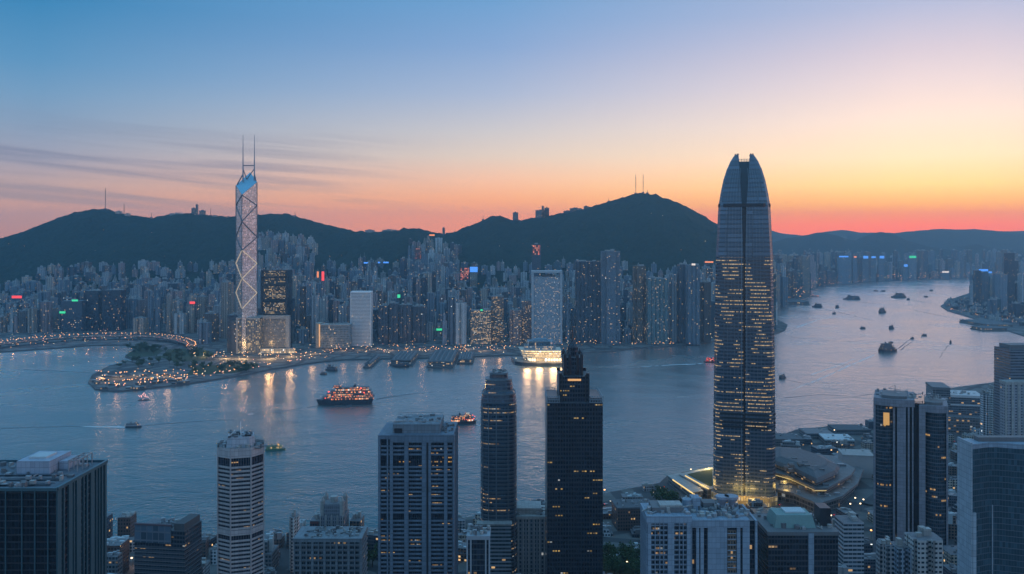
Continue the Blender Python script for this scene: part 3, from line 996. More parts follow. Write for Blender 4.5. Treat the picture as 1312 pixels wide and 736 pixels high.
def outline(c):
    w_, d_ = c['w'], c['d']
    return {"slab": rect(-w_ / 2, w_ / 2, -d_ / 2, d_ / 2), "cross-plan": cross(w_, d_), "twin-wing": hplan(w_, d_), "stepped": rect(-w_ / 2, w_ / 2, -d_ / 2, d_ / 2), "rounded": rounded(w_, d_)}[c['shape']]


def crowd_shape(mb, c, x=0, y=0, z=0, mi=0):
    h = c['h']
    pl = [(p[0] + x, p[1] + y) for p in outline(c)]
    if c['shape'] == "stepped":
        mb.prism(pl, z, z + h * .8, mi)
        mb.prism(scaled(pl, .68), z + h * .8, z + h, mi)
    else:
        mb.prism(pl, z, z + h, mi)


def crowd_roof(mb, c, x=0, y=0, z=0, mi=0, q=random.Random(2)):
    h = c['h'] + z; k = .6 if c['shape'] == "stepped" else 1.0
    w_, d_ = c['w'] * k, c['d'] * k
    mb.box(x - w_ * .16, x + w_ * .16, y - d_ * .18, y + d_ * .18, h, h + q.uniform(3, 7), mi)
    if q.random() < .5:
        mb.box(x - w_ * .10, x + w_ * .02, y - d_ * .12, y + d_ * .05, h + 2.5, h + q.uniform(8, 12), mi)
    if q.random() < .12:
        mb.tube((x, y, h), (x, y, h + q.uniform(12, 22)), .5, 4, mi)


def zone_of(px, c):
    if c['zone'] == 'head': return "on the right-hand headland"
    if c['zone'] == 'far': return "on the far shore past the giant skyscraper"
    for lim, txt in ((108, "beyond the viaduct's left end"), (230, "behind the curved viaduct"), (290, "left of the braced tower"), (400, "behind the black framed office"), (482, "behind the striped office"), (548, "behind the dark ridged row"),
                     (604, "left of the busy lit office"), (684, "behind the busy lit office"), (736, "behind the framed white tower"), (800, "behind the twin dark towers"), (1100, "beside the giant skyscraper")):
        if px < lim: return txt


groups = {}
for i in sorted(TOP, key=lambda i: CROWD[i]['r'][0]):
    c = CROWD[i]
    px = (c['r'][0] + c['r'][1]) / 2
    tier = "front row" if c['Y'] < 2950 else ("mid slope" if c['Y'] < 3600 else "hill foot") if c['zone'] == 'isl' else ("tall" if c['h'] > 130 else "low")
    groups.setdefault((zone_of(px, c), tier, c['pal'], c['shape']), []).append(i)
ORD = "first second third fourth fifth sixth seventh eighth ninth tenth eleventh twelfth".split()
for (zn, tier, pal, sh), ids in groups.items():
    for k, i in enumerate(ids):
        c = CROWD[i]
        base = "%s %s %s tower" % (tier, PAL[pal][0], sh)
        if len(ids) > 1:
            base = "%s %s from left" % (ORD[k] if k < 12 else "later", base)
        o = MB(); crowd_shape(o, c)
        ob = o.obj("apartment_tower", PAL[pal][1], None, (c['X'], c['Y'], c['zb']))
        tag(ob, base + " " + zn, "apartment tower", "towers crowding the far shore")
        c['ob'] = ob
        r = MB(); crowd_roof(r, c, 0, 0, 0)
        r.obj("rooftop_plant", CONC, ob)
rest = MB()
for i, c in enumerate(CROWD):
    if i in TOP:
        continue
    rest.off = (i * 37.0) % 4000
    crowd_shape(rest, c, c['X'], c['Y'], c['zb'], c['pal'])
    crowd_roof(rest, c, c['X'], c['Y'], c['zb'], 8)
tag(rest.obj("distant_city", [p[1] for p in PAL] + [CONC]), "mass of small distant towers packed between and behind the nearer ones", "city blocks", kind='stuff')
print("CROWD", len(CROWD), "things", len(TOP), "last visible px", CROWD[order[284]]['see'])

# ------------------------------------------------------------------ the giant tapering skyscraper
def giant():
    D = 1040.0; m = D / F
    t = thing("giant_skyscraper", "giant tapering glass skyscraper with a split claw crown by the water", "skyscraper", (X_(953.5, D) + 35 * math.sin(R(14.6)), D + 35 * math.cos(R(14.6)), 3), R(-14.6))
    def zz(y): return Z_(y, D) - 3
    prof = [(660, 35.6), (600, 35.4), (470, 34.6), (330, 32.6), (264, 29.6), (262, 29.3), (246, 27.0), (230, 24.0), (214, 19.6), (205, 16.2), (199, 13.0), (195.5, 10.4)]
    wall = facade("giant_glass", (.075, .095, .125), (.03, .048, .072), fh=4.3, bw=1.5, ww=.9, wh=.52, lit=.46, litcol=(1.0, .64, .27), es=.52, rough=.35, gr=.16, tint=0, cool=.0, run=15, keep=.9, lh=.5, gv=1.25)
    crown = facade("crown_glass", (.06, .075, .10), (.115, .15, .20), fh=5.4, bw=40, ww=.97, wh=.70, lit=0.0, es=0, rough=.4, gr=.22, tint=0, gv=1.25)
    core = plain("giant_core", (.025, .03, .042), .3, .2)
    # four quarter shafts that leave a slot in the middle of each face
    def slot(y):
        return 1.0 if y > 331 else (1.0 + (331 - y) * .026 if y > 262 else 2.8 + (262 - y) * .056)
    def quarter(sx, sy, y, wv):
        s = slot(y); c = wv * .30; b = wv * .05
        pts = [(s, s), (s, wv - b * .2), (s + b * 3, wv), (wv - c, wv), (wv - c * .30, wv - c * .30), (wv, wv - c), (wv, s + b * 3), (wv - b * .2, s)]
        pts = [(x * sx, y_ * sy) for x, y_ in pts]
        a = sum(pts[i][0] * pts[(i + 1) % len(pts)][1] - pts[(i + 1) % len(pts)][0] * pts[i][1] for i in range(len(pts)))
        return pts if a > 0 else pts[::-1]
    for sx in (-1, 1):
        for sy in (-1, 1):
            lo = MB(); hi = MB()
            for (y0, w0), (y1, w1) in zip(prof[:-1], prof[1:]):
                mb = lo if y0 > 331 else hi
                mb.prism(quarter(sx, sy, y0, w0), 0 if y0 == 660 else zz(y0), zz(y1), 0, top=(y1 == 195.5), poly1=quarter(sx, sy, y1, w1))
            lo.obj("wall", wall, t); hi.obj("crown_wall", crown, t)
            tip = MB()
            q = quarter(sx, sy, 196, 10.8)
            for p in q[2:7]:
                tip.tube((p[0], p[1], zz(196.5)), (p[0] * .98, p[1] * .98, zz(194.4)), .45, 4)
            tip.obj("crown_finial", DSTEEL, t)
    cm = MB()
    for (y0, w0), (y1, w1) in zip(prof[:-3], prof[1:-2]):
        cm.prism(chamfer(-w0 + 5.5, w0 - 5.5, -w0 + 5.5, w0 - 5.5, w0 * .3), zz(y0) if y0 < 660 else 0, zz(y1), 0, top=(y1 == 205), poly1=chamfer(-w1 + 5.5, w1 - 5.5, -w1 + 5.5, w1 - 5.5, w1 * .3))
    cm.obj("core", core, t)
    lat = MB()
    for x in (-6, -3, 0, 3, 6):
        lat.tube((x, -10, zz(207)), (x, -10, zz(201)), .35, 4)
    for y in (202, 204):
        lat.tube((-7, -10, zz(y)), (7, -10, zz(y)), .35, 4)
    lat.obj("crown_lattice", STEEL, t)
    # dark plant-room belts
    def wat(y):
        return float(np.interp(-y, [-p[0] for p in prof], [p[1] for p in prof]))
    belts = [262, 263.8, 531, 536.5, 542, 547.5]
    for y in belts:
        wv = wat(y) + .7
        MB().prism(chamfer(-wv, wv, -wv, wv, wv * .27), zz(y + 1.3), zz(y - 1.3)).obj("plant_belt", DSTEEL, t)
    # slim fins down the faces
    fin = plain("giant_fin", (.16, .19, .23), .35, .2)
    for sy in (-1, 1):
        for x in (-1, 1):
            fm = MB()
            for (y0, w0), (y1, w1) in zip(prof[:4], prof[1:5]):
                fm.tube((x * 3.0, sy * (w0 + .2), zz(y0) if y0 < 660 else 0), (x * 3.0, sy * (w1 + .2), zz(y1)), .55, 4)
            fm.obj("fin", fin, t)
    rib = plain("giant_rib", (.15, .175, .21), .3, .15, metal=.4)
    for face in range(3):
        for f_ in (-.68, -.56, -.44, -.32, -.20, .20, .32, .44, .56, .68):
            rm = MB()
            for (y0, w0), (y1, w1) in zip(prof[:-4], prof[1:-3]):
                a_ = (f_ * w0, -w0 - .12, zz(y0) if y0 < 660 else 0); b_ = (f_ * w1, -w1 - .12, zz(y1))
                if face:
                    sg = -1 if face == 1 else 1
                    a_ = (sg * (w0 + .12), f_ * w0, a_[2]); b_ = (sg * (w1 + .12), f_ * w1, b_[2])
                rm.tube(a_, b_, .24, 4)
            rm.obj("rib", rib, t)
    # lit entrance hall
    hall = MB().prism(chamfer(-38, 38, -38, 38, 10), 0, 11)
    hall.obj("entrance_hall", facade("giant_lobby", (.26, .2, .13), (.3, .22, .1), fh=5, bw=3, ww=.7, wh=.8, litcol=(1, .66, .2), tint=0, lit=.7, es=.35), t)
    for x, y in ((-9, -50), (9, -50), (30, -48), (-32, -48), (48, -10), (48, 20), (-48, -10), (0, -46)):
        ld = bpy.data.lights.new("uplight", 'POINT'); ld.energy = 5500; ld.color = (1.0, .66, .18); ld.shadow_soft_size = 4.0
        o = bpy.data.objects.new("uplight", ld); COL.objects.link(o); o.parent = t; o.location = (x, y, 16)


giant()


def rings(t, name, poly, mat, z0, pitch, n, hh, skip=()):
    mb = MB().prism(poly, 0, hh, bot=True)
    me = mb.mesh(name, mat)
    for i in range(n):
        if i not in skip:
            put(name, me, t, (0, 0, z0 + i * pitch))


def clutter(t, poly_r, z, n, seed, mat=None, name="roof_unit"):
    """vents, tanks and ducts on a roof, each its own part"""
    q = random.Random(seed)
    for _ in range(n):
        x, y = q.uniform(-poly_r[0], poly_r[0]), q.uniform(-poly_r[1], poly_r[1])
        a, b, c = q.uniform(.8, 3.2), q.uniform(.8, 3.2), q.uniform(.8, 3.0)
        mb = MB()
        if q.random() < .25:
            mb.prism(ngon(8, a * .6, cx=x, cy=y), z, z + c * 1.2)
        elif q.random() < .3:
            mb.tube((x, y, z + .8), (x + q.uniform(-8, 8), y + q.uniform(-5, 5), z + .8), .45, 5)
        else:
            mb.box(x - a / 2, x + a / 2, y - b / 2, y + b / 2, z, z + c)
        mb.obj(name, mat or q.choice([CONC, STEEL, DCONC]), t)


# ------------------------------------------------------------------ near towers, left to right
def dark_left():
    t = thing("dark_office_tower", "near black glass tower with teal fins and pale plant rooms on its roof", "office tower", (-293, 508, 0))
    h = 180.0
    core = facade("near_black", (.010, .014, .021), (.005, .008, .014), fh=3.8, bw=2.0, ww=.93, wh=.80, gr=.10, roof=(.07, .08, .10), tint=0, lit=.010, es=.45, cool=.08, run=3, keep=.5, lh=.5, gv=1.6)
    B(-47, 47, -30, 30, 0, h).obj("wall", core, t)
    teal = plain("teal_metal", (.045, .10, .125), .35, .25, .1, .2)
    for x in (-39, -31, -22.6, -14.0, -5.8, 3.0, 15.8, 20.2, 29.0, 36, 43):
        B(x - .30, x + .30, -30.7, -29.6, 0, h - .5).obj("fin", teal, t)
    y = -29.6
    q = random.Random(4)
    for wd, gap in ((4.2, 2.4), (1.0, 4.6), (4.0, 1.6), (1.2, 2.2), (5.0, 2.8), (1.2, 3.0), (1.4, 3.4), (4.4, 2.2), (1.4, 2.2), (1.2, 2.4), (1.6, 2.4), (2.2, 0)):
        B(46.6, 47.9, y, y + wd, 0, h - .6).obj("fin", teal, t)
        y += wd + gap
    for a in ((-47.6, 47.6, -30.8, -29.4), (-47.6, 47.6, 29.4, 30.6), (-47.6, -46.4, -29.3, 29.3), (46.4, 48.1, -29.3, 29.3)):
        B(*a, h - .4, h + 1.3).obj("parapet", teal, t)
    ph = B(8, 27, 2, 33 - 6, h, h + 7.5).obj("penthouse", plain("pale_penthouse", (.30, .33, .40), .6, .2, .3, panel=(2.6, 3.4)), t)
    B(12, 22, 8, 20, h + 7.5, h + 8.6).obj("helipad", plain("pale_deck", (.42, .46, .48), .6, .2, .3), ph)
    B(27.3, 33, 12, 26, h, h + 5).obj("penthouse", MAT["pale_penthouse"], t)
    fr = MB()
    for yy in (6, 12, 18, 24):
        fr.tube((36, yy, h), (36, yy, h + 7), .35, 4); fr.tube((41, yy, h), (41, yy, h + 7), .35, 4); fr.tube((36, yy, h + 7), (41, yy, h + 7), .35, 4)
    fr.tube((36, 6, h + 7), (36, 24, h + 7), .35, 4); fr.tube((41, 6, h + 7), (41, 24, h + 7), .35, 4)
    fr.obj("roof_frame", STEEL, t)
    for yy in (-24, -19, -14, -9, -4):
        mb = MB(); mb.tube((-44, yy, h + .6), (40, yy + 2, h + .6), .4, 4); mb.obj("roof_pipe", STEEL if yy % 2 else DSTEEL, t)
    clutter(t, (43, 27), h, 69, 3)


dark_left()


def angled_block():
    Y = 760.0; m = Y / F
    X, w_, h = spot(171, 240, 681, Y)
    t = thing("angled_office", "low dark glass block with raked roof screen beside the pale octagonal tower", "office block", (X, Y + 18, 3), R(-8))
    B(-w_ / 2, w_ / 2, -15, 15, 0, h).obj("wall", facade("angled_glass", (.04, .05, .065), (.012, .018, .03), fh=3.6, bw=2.6, ww=.85, wh=.62, tint=0, lit=.05, es=.35, cool=.08, run=4, keep=.5, lh=.5), t)
    s = MB(); s.prism([(-w_ / 2 + 1, -16.2), (w_ / 2 - 12, -16.2), (w_ / 2 - 12, -15.2), (-w_ / 2 + 1, -15.2)], h - 11, h + 4)
    s.obj("roof_screen", facade("screen_glass", (.10, .12, .15), (.05, .07, .095), fh=7.5, bw=5.5, ww=.86, wh=.8, lit=.0, tint=0), t)
    B(-w_ / 2 + .5, w_ / 2 - 11.6, -16.8, -14.6, h + 4.1, h + 5.4).obj("roof_rail", plain("rust_rail", (.10, .06, .07), .7, .2), t)
    B(w_ / 2 - 10, w_ / 2 - .6, -14.2, 13, h, h + 6).obj("stair_core", plain("brick_core", (.075, .075, .08), .8, .3), t)
    rings(t, "floor_band", rect(-w_ / 2 - .3, w_ / 2 + .3, -15.3, 15.3), DCONC, 2, 3.6, int(h / 3.6) - 4, .7)
    clutter(t, (w_ / 2 - 13, 11), h, 33, 6)


angled_block()


def octagon():
    Y = 620.0; m = Y / F
    X, w_, h = spot(280, 337, 577, Y, 0)
    t = thing("octagonal_tower", "pale pinkish octagonal tower ringed with dark window bands", "office tower", (X_(308.5, Y + w_ / 2), Y + w_ / 2, 0), R(17))
    r = w_ / 2
    pl = chamfer(-r, r, -r, r, r * .56)
    core = facade("octagon_windows", (.07, .065, .075), (.012, .015, .026), fh=2.86, bw=1.7, ww=.72, wh=.96, gr=.1, tint=0, lit=.13, es=.36, cool=.08, run=5, keep=.5, lh=.3)
    MB().prism(grown(pl, -.55), 0, h).obj("wall", core, t)
    pink = plain("pink_stone", (.40, .35, .35), .7, .22, .12, panel=(2.6, 3.4))
    n = int(h / 2.86)
    skip = {n - 3, n - 21, n - 38}
    rings(t, "spandrel", pl, pink, .1, 2.86, n - 2, 1.42, skip)
    for k in (n - 20, n - 37):
        MB().prism(grown(pl, .3), k * 2.86 - .9, k * 2.86 + 2.7, bot=True).obj("wide_band", pink, t)
    for i in range(8):
        a, b = pl[i], pl[(i + 1) % 8]
        MB().tube((*a, 0), (*a, h), .55, 6).obj("corner_pier", pink, t)
    MB().prism(grown(pl, .4), h - 5.6, h + 1.0, bot=True, top=False).prism(grown(pl, -1.0)[::-1], h - 5.0, h + 1.0, top=False).obj("crown_band", pink, t)
    MB().prism(grown(pl, -.9), h - 5.0, h - .5).obj("roof", ROOFM, t)
    p1 = chamfer(-r * .64, r * .64, -r * .64, r * .64, r * .25); p2 = chamfer(-r * .57, r * .57, -r * .57, r * .57, r * .2)
    MB().prism(p1, h - .5, h + 7.5, poly1=p2, tmi=0).obj("penthouse", plain("penthouse_panels", (.36, .36, .40), .55, .2, .3, panel=(2.6, 3.4)), t)
    q = random.Random(9)
    for _ in range(30):
        x, y = q.uniform(-r * .5, r * .5), q.uniform(-r * .5, r * .5)
        a, c = q.uniform(.5, 1.6), q.uniform(.6, 2.2)
        B(x - a, x + a, y - a, y + a, h + 7.5, h + 7.5 + c).obj("roof_unit", q.choice([DSTEEL, DCONC, STEEL]), t)
    clutter(t, (r * .9, r * .85), h - .5, 39, 8)
    MB().tube((0, -4, h + 7), (0, -4, h + 18), .28, 6, r1=.10).obj("antenna", WHITEP, t)
    jb = MB(); jb.tube((-8, -5, h + 8), (-4, -7, h + 12), .3, 4); jb.tube((-8, -5, h + 8), (-8, -5, h + 10), .5, 4); jb.obj("davit_crane", WHITEP, t)


octagon()


def grid_office():
    Y = 760.0
    X, w_, h = spot(377, 462, 692, Y)
    t = thing("grid_office", "pale grid-fronted office block with a small gothic tower behind its roof", "office block", (X, Y + 16, 3))
    GRIDC = plain("office_grey", (.19, .21, .235), .7, .25, .12, panel=(3.2, 3.2))
    core = facade("grid_glass", (.14, .15, .16), (.02, .03, .045), fh=4.4, bw=2.6, ww=.88, wh=.86, tint=0, lit=.08, es=.3, cool=.08, run=4, keep=.6, lh=.6)
    B(-w_ / 2, w_ / 2, -15, 15, 0, h).obj("wall", core, t)
    rings(t, "spandrel", rect(-w_ / 2 - .9, w_ / 2 + .9, -15.9, 15.9), GRIDC, .6, 4.4, int(h / 4.4), 1.5)
    x = -w_ / 2
    for i in range(12):
        x = -w_ / 2 + i * w_ / 11
        wd = 1.1 if i % 2 else .55
        B(x - wd, x + wd, -16.5, -14, 0, h + .4).obj("pier", GRIDC, t)
    B(-w_ / 2 - 1.1, w_ / 2 + 1.1, -16.6, 15.8, h - 1.8, h + 1.3).obj("parapet", GRIDC, t)
    clutter(t, (w_ / 2 - 2, 12), h + 1.3, 60, 12)


grid_office()


def gothic():
    Y = 800.0
    X, w_, h = spot(408, 441, 645, Y)
    t = thing("gothic_tower", "slate grey stepped tower with pinnacles behind the grid office", "office tower", (X, Y + 12, 3))
    pl = rect(-w_ / 2, w_ / 2, -11, 11)
    m_ = facade("gothic_wall", (.19, .20, .23), (.05, .06, .08), fh=3.2, bw=1.8, ww=.45, wh=.7, lit=.01, es=.6, tint=0)
    MB().prism(pl, 0, h - 12).obj("wall", m_, t)
    MB().prism(scaled(pl, .84), h - 12, h - 2).obj("upper_stage", m_, t)
    for sx in (-1, 1):
        for sy in (-1, 1):
            MB().prism(ngon(8, 2.2, cx=sx * w_ * .38, cy=sy * 8), h - 14, h + 1).prism(ngon(8, 2.2, cx=sx * w_ * .38, cy=sy * 8), h + 1, h + 5, poly1=ngon(8, .3, cx=sx * w_ * .38, cy=sy * 8)).obj("pinnacle", CONC, t)
    for i in range(5):
        x = -w_ / 2 + 1.5 + i * (w_ - 3) / 4
        B(x - .5, x + .5, -11.8, -10.6, 0, h - 11).obj("buttress", CONC, t)
    MB().prism(ngon(8, 3.5), h - 2, h + 3).obj("lantern", CONC, t)


gothic()
block("slim_white_tower", "slim white concrete tower just right of the pale octagonal tower", "tower", 369, 380, 664, 830.0, 16, PAL[6][1], poly=cross)
block("maroon_block", "maroon clad block left of the slate gothic tower", "office block", 397, 408, 668, 800.0, 22, facade("maroon_cladding", (.13, .05, .05), fh=4, bw=2.2, lit=.02, es=.6, tint=0))
block("ochre_block", "dull ochre block right of the slate gothic tower", "office block", 448, 462, 668, 810.0, 20, PAL[5][1])


def grey_tower():
    Y = 650.0; m = Y / F
    X, w_, h = spot(484, 582, 560, Y, 0)
    t = thing("grey_tower", "big grey office tower with broad vertical piers and stacked dark window bays", "office tower", (X, Y + 24, 0))
    def lx(px): return X_(px, Y) - X
    dep = 22
    pl = rect(-w_ / 2 + 2, w_ / 2 - 2, -dep + .9, dep - .9)
    core = facade("grey_tower_glass", (.025, .032, .045), (.007, .011, .02), fh=3.05, bw=1.45, ww=.86, wh=.94, gr=.1, tint=0, litcol=(1, .55, .16), lit=.13, es=.42, cool=.08, run=7, keep=.65, lh=.32)
    MB().prism(pl, 0, h).obj("wall", core, t)
    grey = plain("grey_granite", (.115, .155, .205), .6, .22, .12, panel=(2.6, 3.4))
    n = int(h / 3.05)
    rings(t, "spandrel", rect(-w_ / 2 + 1.4, w_ / 2 - 1.4, -dep + .35, dep - .35), grey, .3, 3.05, n - 1, 1.35, {n - 6, n - 5, n - 19})
    for a, b in ((484, 487), (495, 497), (499, 503), (517.5, 523), (540, 546), (548.5, 552), (568.5, 573), (580, 582)):
        B(lx(a), lx(b), -dep - .6, -dep + 1.4, 0, h + .6).obj("pier", grey, t)
        B(lx(a), lx(b), dep - 1.4, dep + .6, 0, h + .6).obj("pier", grey, t)
    for s in (-1, 1):
        for y in (-dep + 3, -7, 6, dep - 3):
            B(s * (w_ / 2 - .9) - .9, s * (w_ / 2 - .9) + .9, y - 2, y + 2, 0, h + .4).obj("pier", grey, t)
    B(lx(546), lx(548.5), -dep - .2, -dep + .6, 0, h).obj("dark_slot", DSTEEL, t)
    B(lx(500), lx(581), -dep - .9, dep + .9, h - 4.4, h + 1.4).obj("parapet", grey, t)
    B(lx(484), lx(499.6), -dep - .7, dep + .7, h - 2, h + .9).obj("parapet", grey, t)
    ph = B(lx(502), lx(563), -dep + 4, dep - 4, h + 1.4, h + 8).obj("penthouse", plain("penthouse_grey", (.15, .175, .205), .6, .2, .2, panel=(2.6, 3.4)), t)
    fr = MB()
    for px in (503, 515, 527, 539, 551, 562):
        for yy in (-17, 17):
            fr.tube((lx(px), yy, h + 8), (lx(px), yy, h + 10), .25, 4)
    for yy in (-17, 17):
        fr.tube((lx(503), yy, h + 10), (lx(562), yy, h + 10), .3, 4)
    fr.obj("roof_rail", STEEL, t)
    B(lx(504), lx(514), -18.6, -17.9, h + 1.6, h + 5).obj("plant_door", DSTEEL, ph)
    q = random.Random(31)
    for _ in range(26):
        x, y = q.uniform(lx(504), lx(560)), q.uniform(-15, 15)
        a = q.uniform(.5, 2); B(x - a, x + a, y - a * .7, y + a * .7, h + 8, h + 8 + q.uniform(.5, 1.8)).obj("roof_unit", q.choice([STEEL, DCONC]), t)
    for _ in range(16):
        x, y = q.uniform(lx(564), lx(579)), q.uniform(-18, 18)
        B(x - .8, x + .8, y - 1, y + 1, h + 1.4, h + 1.4 + q.uniform(.6, 2.2)).obj("roof_unit", DCONC, t)


grey_tower()


def round_tower():
    Y = 760.0; m = Y / F
    X, w_, h = spot(615.5, 662, 517, Y, 0)
    t = thing("tapered_tower", "dark blue tower with rounded corners and tiered set-back crown", "office tower", (X, Y + w_ / 2, 0))
    r = w_ / 2
    body = ngon(20, r, r, 0, 3.4)
    blue = facade("tapered_glass", (.07, .09, .115), (.02, .034, .055), fh=3.35, bw=1.5, ww=.88, wh=.62, gr=.1, tint=0, lit=.16, es=.40, cool=.08, run=12, keep=.8, lh=.4)
    def zz(y): return Z_(y, Y)
    MB().prism(body, 0, h).obj("wall", blue, t)
    tr = plain("tapered_trim", (.13, .16, .19), .45, .2, .2, .2, panel=(2.6, 3.4))
    rings(t, "spandrel", grown(body, .45), tr, 4, 3.35, int(h / 3.35) - 1, .75, {int(h / 3.35) - 4, 20})
    tiers = [(517, 506, 1.0, .93), (506, 502, .93, .80), (501, 488.5, .80, .72), (488, 481, .52, .50)]
    for y0, y1, a, b in tiers:
        MB().prism(scaled(body, a), zz(y0), zz(y1), poly1=scaled(body, b)).obj("crown_tier", blue, t)
        MB().prism(grown(scaled(body, b), .5), zz(y1) - .9, zz(y1) + .5, bot=True).obj("cornice", tr, t)
    for k in range(6):
        a = 2 * math.pi * k / 6
        mb = MB(); mb.tube((5.5 * math.cos(a), 5.5 * math.sin(a), zz(481)), (5.5 * math.cos(a), 5.5 * math.sin(a), zz(478)), .5, 4); mb.obj("roof_post", STEEL, t)
    MB().tube((-3.5, 0, zz(481)), (-3.5, 0, zz(460)), .28, 5, r1=.1).obj("antenna", STEEL, t)
    clutter(t, (6, 6), zz(481), 18, 44)
    clutter(t, (11, 11), zz(501), 24, 45)
    for px in (618, 626, 636, 651, 659):
        MB().tube(((px - 638.75) * m, -r - .25 if 622 < px < 655 else -r * .86, 0), ((px - 638.75) * m, -r - .25 if 622 < px < 655 else -r * .86, zz(520)), .45, 5).obj("rib", tr, t)
    # the banded podium tower it stands in
    B((612 - 638.75) * m, (655 - 638.75) * m, -r - 9, -r - .8, 0, zz(669)).obj("podium", facade("podium_bands", (.20, .23, .26), (.02, .03, .04), fh=3.2, bw=3, ww=.97, wh=.5, lit=.015, es=.6, tint=0), t)
    B((611 - 638.75) * m, (656 - 638.75) * m, -r - 9.6, -r - .6, zz(669), zz(667)).obj("podium_parapet", CONC, t)


round_tower()


def rough_block():
    Y = 770.0
    X, w_, h = spot(655, 700, 664, Y)
    t = thing("stone_block", "weathered stone block between the tiered-crown tower and the black spired tower", "office block", (X, Y + 18, 3))
    B(-w_ / 2, w_ / 2, -16, 16, 0, h).obj("wall", facade("stone_windows", (.19, .20, .22), (.035, .045, .06), fh=3.6, bw=3.2, ww=.5, wh=.62, lit=.02, es=.6, tint=0), t)
    B(-w_ / 2 - .8, w_ / 2 + .8, -16.8, 16.8, h - 1.5, h + 1).obj("cornice", CONC, t)
    for i in range(7):
        x = -w_ / 2 + 1.2 + i * (w_ - 2.4) / 6
        B(x - .6, x + .6, -16.7, -15.5, 0, h - 1.6).obj("pilaster", CONC, t)
    MB().prism(rect(-w_ / 2 + 3, w_ / 2 - 4, -10, 12), h + 1, h + 6).obj("attic", CONC, t)
    clutter(t, (w_ / 2 - 2, 13), h + 1, 51, 17)


rough_block()


def small_dark():
    Y = 560.0
    X, w_, h = spot(597.5, 628, 689, Y, 0)
    t = thing("small_dark_tower", "small dark framed tower in front of the tiered-crown tower", "office tower", (X, Y + 9, 0))
    B(-w_ / 2 + .6, w_ / 2 - .6, -8, 8, 0, h).obj("wall", facade("small_dark_glass", (.04, .05, .06), (.012, .018, .03), fh=3.4, bw=2, ww=.9, wh=.8, tint=0, lit=.02, es=.4, run=3, keep=.5, lh=.5), t)
    for x in (-w_ / 2 + .5, -w_ / 2 + 2.8, w_ / 2 - 2.8, w_ / 2 - .5):
        B(x - .5, x + .5, -8.9, -7.6, 0, h + .8).obj("pier", plain("pale_pier", (.26, .28, .31), .6, .2) if "pale_pier" not in MAT else MAT["pale_pier"], t)
    B(-w_ / 2, w_ / 2, -8.7, 8.7, h - 1.6, h + .9).obj("parapet", MAT["pale_pier"], t)
    clutter(t, (w_ / 2 - 1, 7), h + .9, 21, 21)


small_dark()


def black_spire():
    Y = 700.0; m = Y / F
    X, w_, h = spot(701, 772.5, 513, Y, 0)
    t = thing("black_spired_tower", "black stepped tower with pale corner parapets, turrets and a needle spire", "office tower", (X, Y + 22, 0))
    def zz(y): return Z_(y, Y)
    def lx(px): return X_(px, Y) - X
    bl = facade("black_tower_glass", (.022, .028, .042), (.008, .012, .022), fh=3.5, bw=2.1, ww=.72, wh=.6, gr=.1, tint=0, roof=(.05, .06, .07), litcol=(1, .62, .16), lit=.055, es=.5, cool=.08, run=4, keep=.6, lh=.45)
    B(-w_ / 2, w_ / 2, -21, 21, 0, zz(517)).obj("wall", bl, t)
    fr = plain("corner_lattice", (.20, .24, .28), .5, .2, .2)
    for s in (-1, 1):
        x0, x1 = (-w_ / 2, lx(717)) if s < 0 else (lx(756), w_ / 2)
        mb = MB(); z0, z1 = zz(517), zz(508.5)
        for k in range(6):
            x = x0 + (x1 - x0) * k / 5
            mb.tube((x, -20.5, z0), (x, -20.5, z1), .28, 4); mb.tube((x, 20.5, z0), (x, 20.5, z1), .28, 4)
        for z in (z0 + .4, (z0 + z1) / 2, z1):
            for y in (-20.5, 20.5):
                mb.tube((x0, y, z), (x1, y, z), .3, 4)
            for x in (x0, x1):
                mb.tube((x, -20.5, z), (x, 20.5, z), .3, 4)
        for k in range(5):
            a, b = x0 + (x1 - x0) * k / 5, x0 + (x1 - x0) * (k + 1) / 5
            mb.tube((a, -20.5, z0), (b, -20.5, z1), .18, 4)
        mb.obj("parapet", fr, t)
        B(x0 + .8, x1 - .8, -19.8, 19.8, zz(517), zz(511)).obj("plant_room", DSTEEL, t)
    B(lx(716.8), lx(755.6), -17, 17, zz(517), zz(484)).obj("middle_stage", bl, t)
    B(lx(728), lx(745), -17.6, -16.8, zz(489.5), zz(487)).obj("lit_sign_band", glow("amber_band", (1, .5, .15), .8), t)
    for x in (717.5, 721, 751, 755):
        B(lx(x) - .6, lx(x) + .6, -17.6, -16, zz(517), zz(482)).obj("pier", DSTEEL, t)
    for s in (718.5, 754):
        for y in (-15, 15):
            MB().prism(ngon(6, 1.6, cx=lx(s), cy=y), zz(484), zz(480)).obj("turret", DSTEEL, t)
    B(lx(723.5), lx(748), -11.5, 11.5, zz(484), zz(461)).obj("upper_stage", bl, t)
    for s in (725, 731, 741, 746.5):
        for y in (-11, 11):
            MB().prism(ngon(6, 1.35, cx=lx(s), cy=y), zz(484), zz(457)).prism(ngon(6, 1.35, cx=lx(s), cy=y), zz(457), zz(453), poly1=ngon(6, .15, cx=lx(s), cy=y)).obj("turret", DSTEEL, t)
    MB().prism(ngon(8, 4.6, cx=lx(736)), zz(461), zz(449)).prism(ngon(8, 4.2, cx=lx(736)), zz(449), zz(441), poly1=ngon(8, 1.0, cx=lx(736))).obj("cupola", bl, t)
    MB().tube((lx(736), 0, zz(442)), (lx(736), 0, zz(421)), .8, 6, r1=.25).obj("spire", DSTEEL, t)
    for k in range(19):
        x = -w_ / 2 + .8 + k * (w_ - 1.6) / 18
        B(x - .16, x + .16, -21.4, -20.8, 0, zz(518)).obj("mullion", DSTEEL, t)


black_spire()


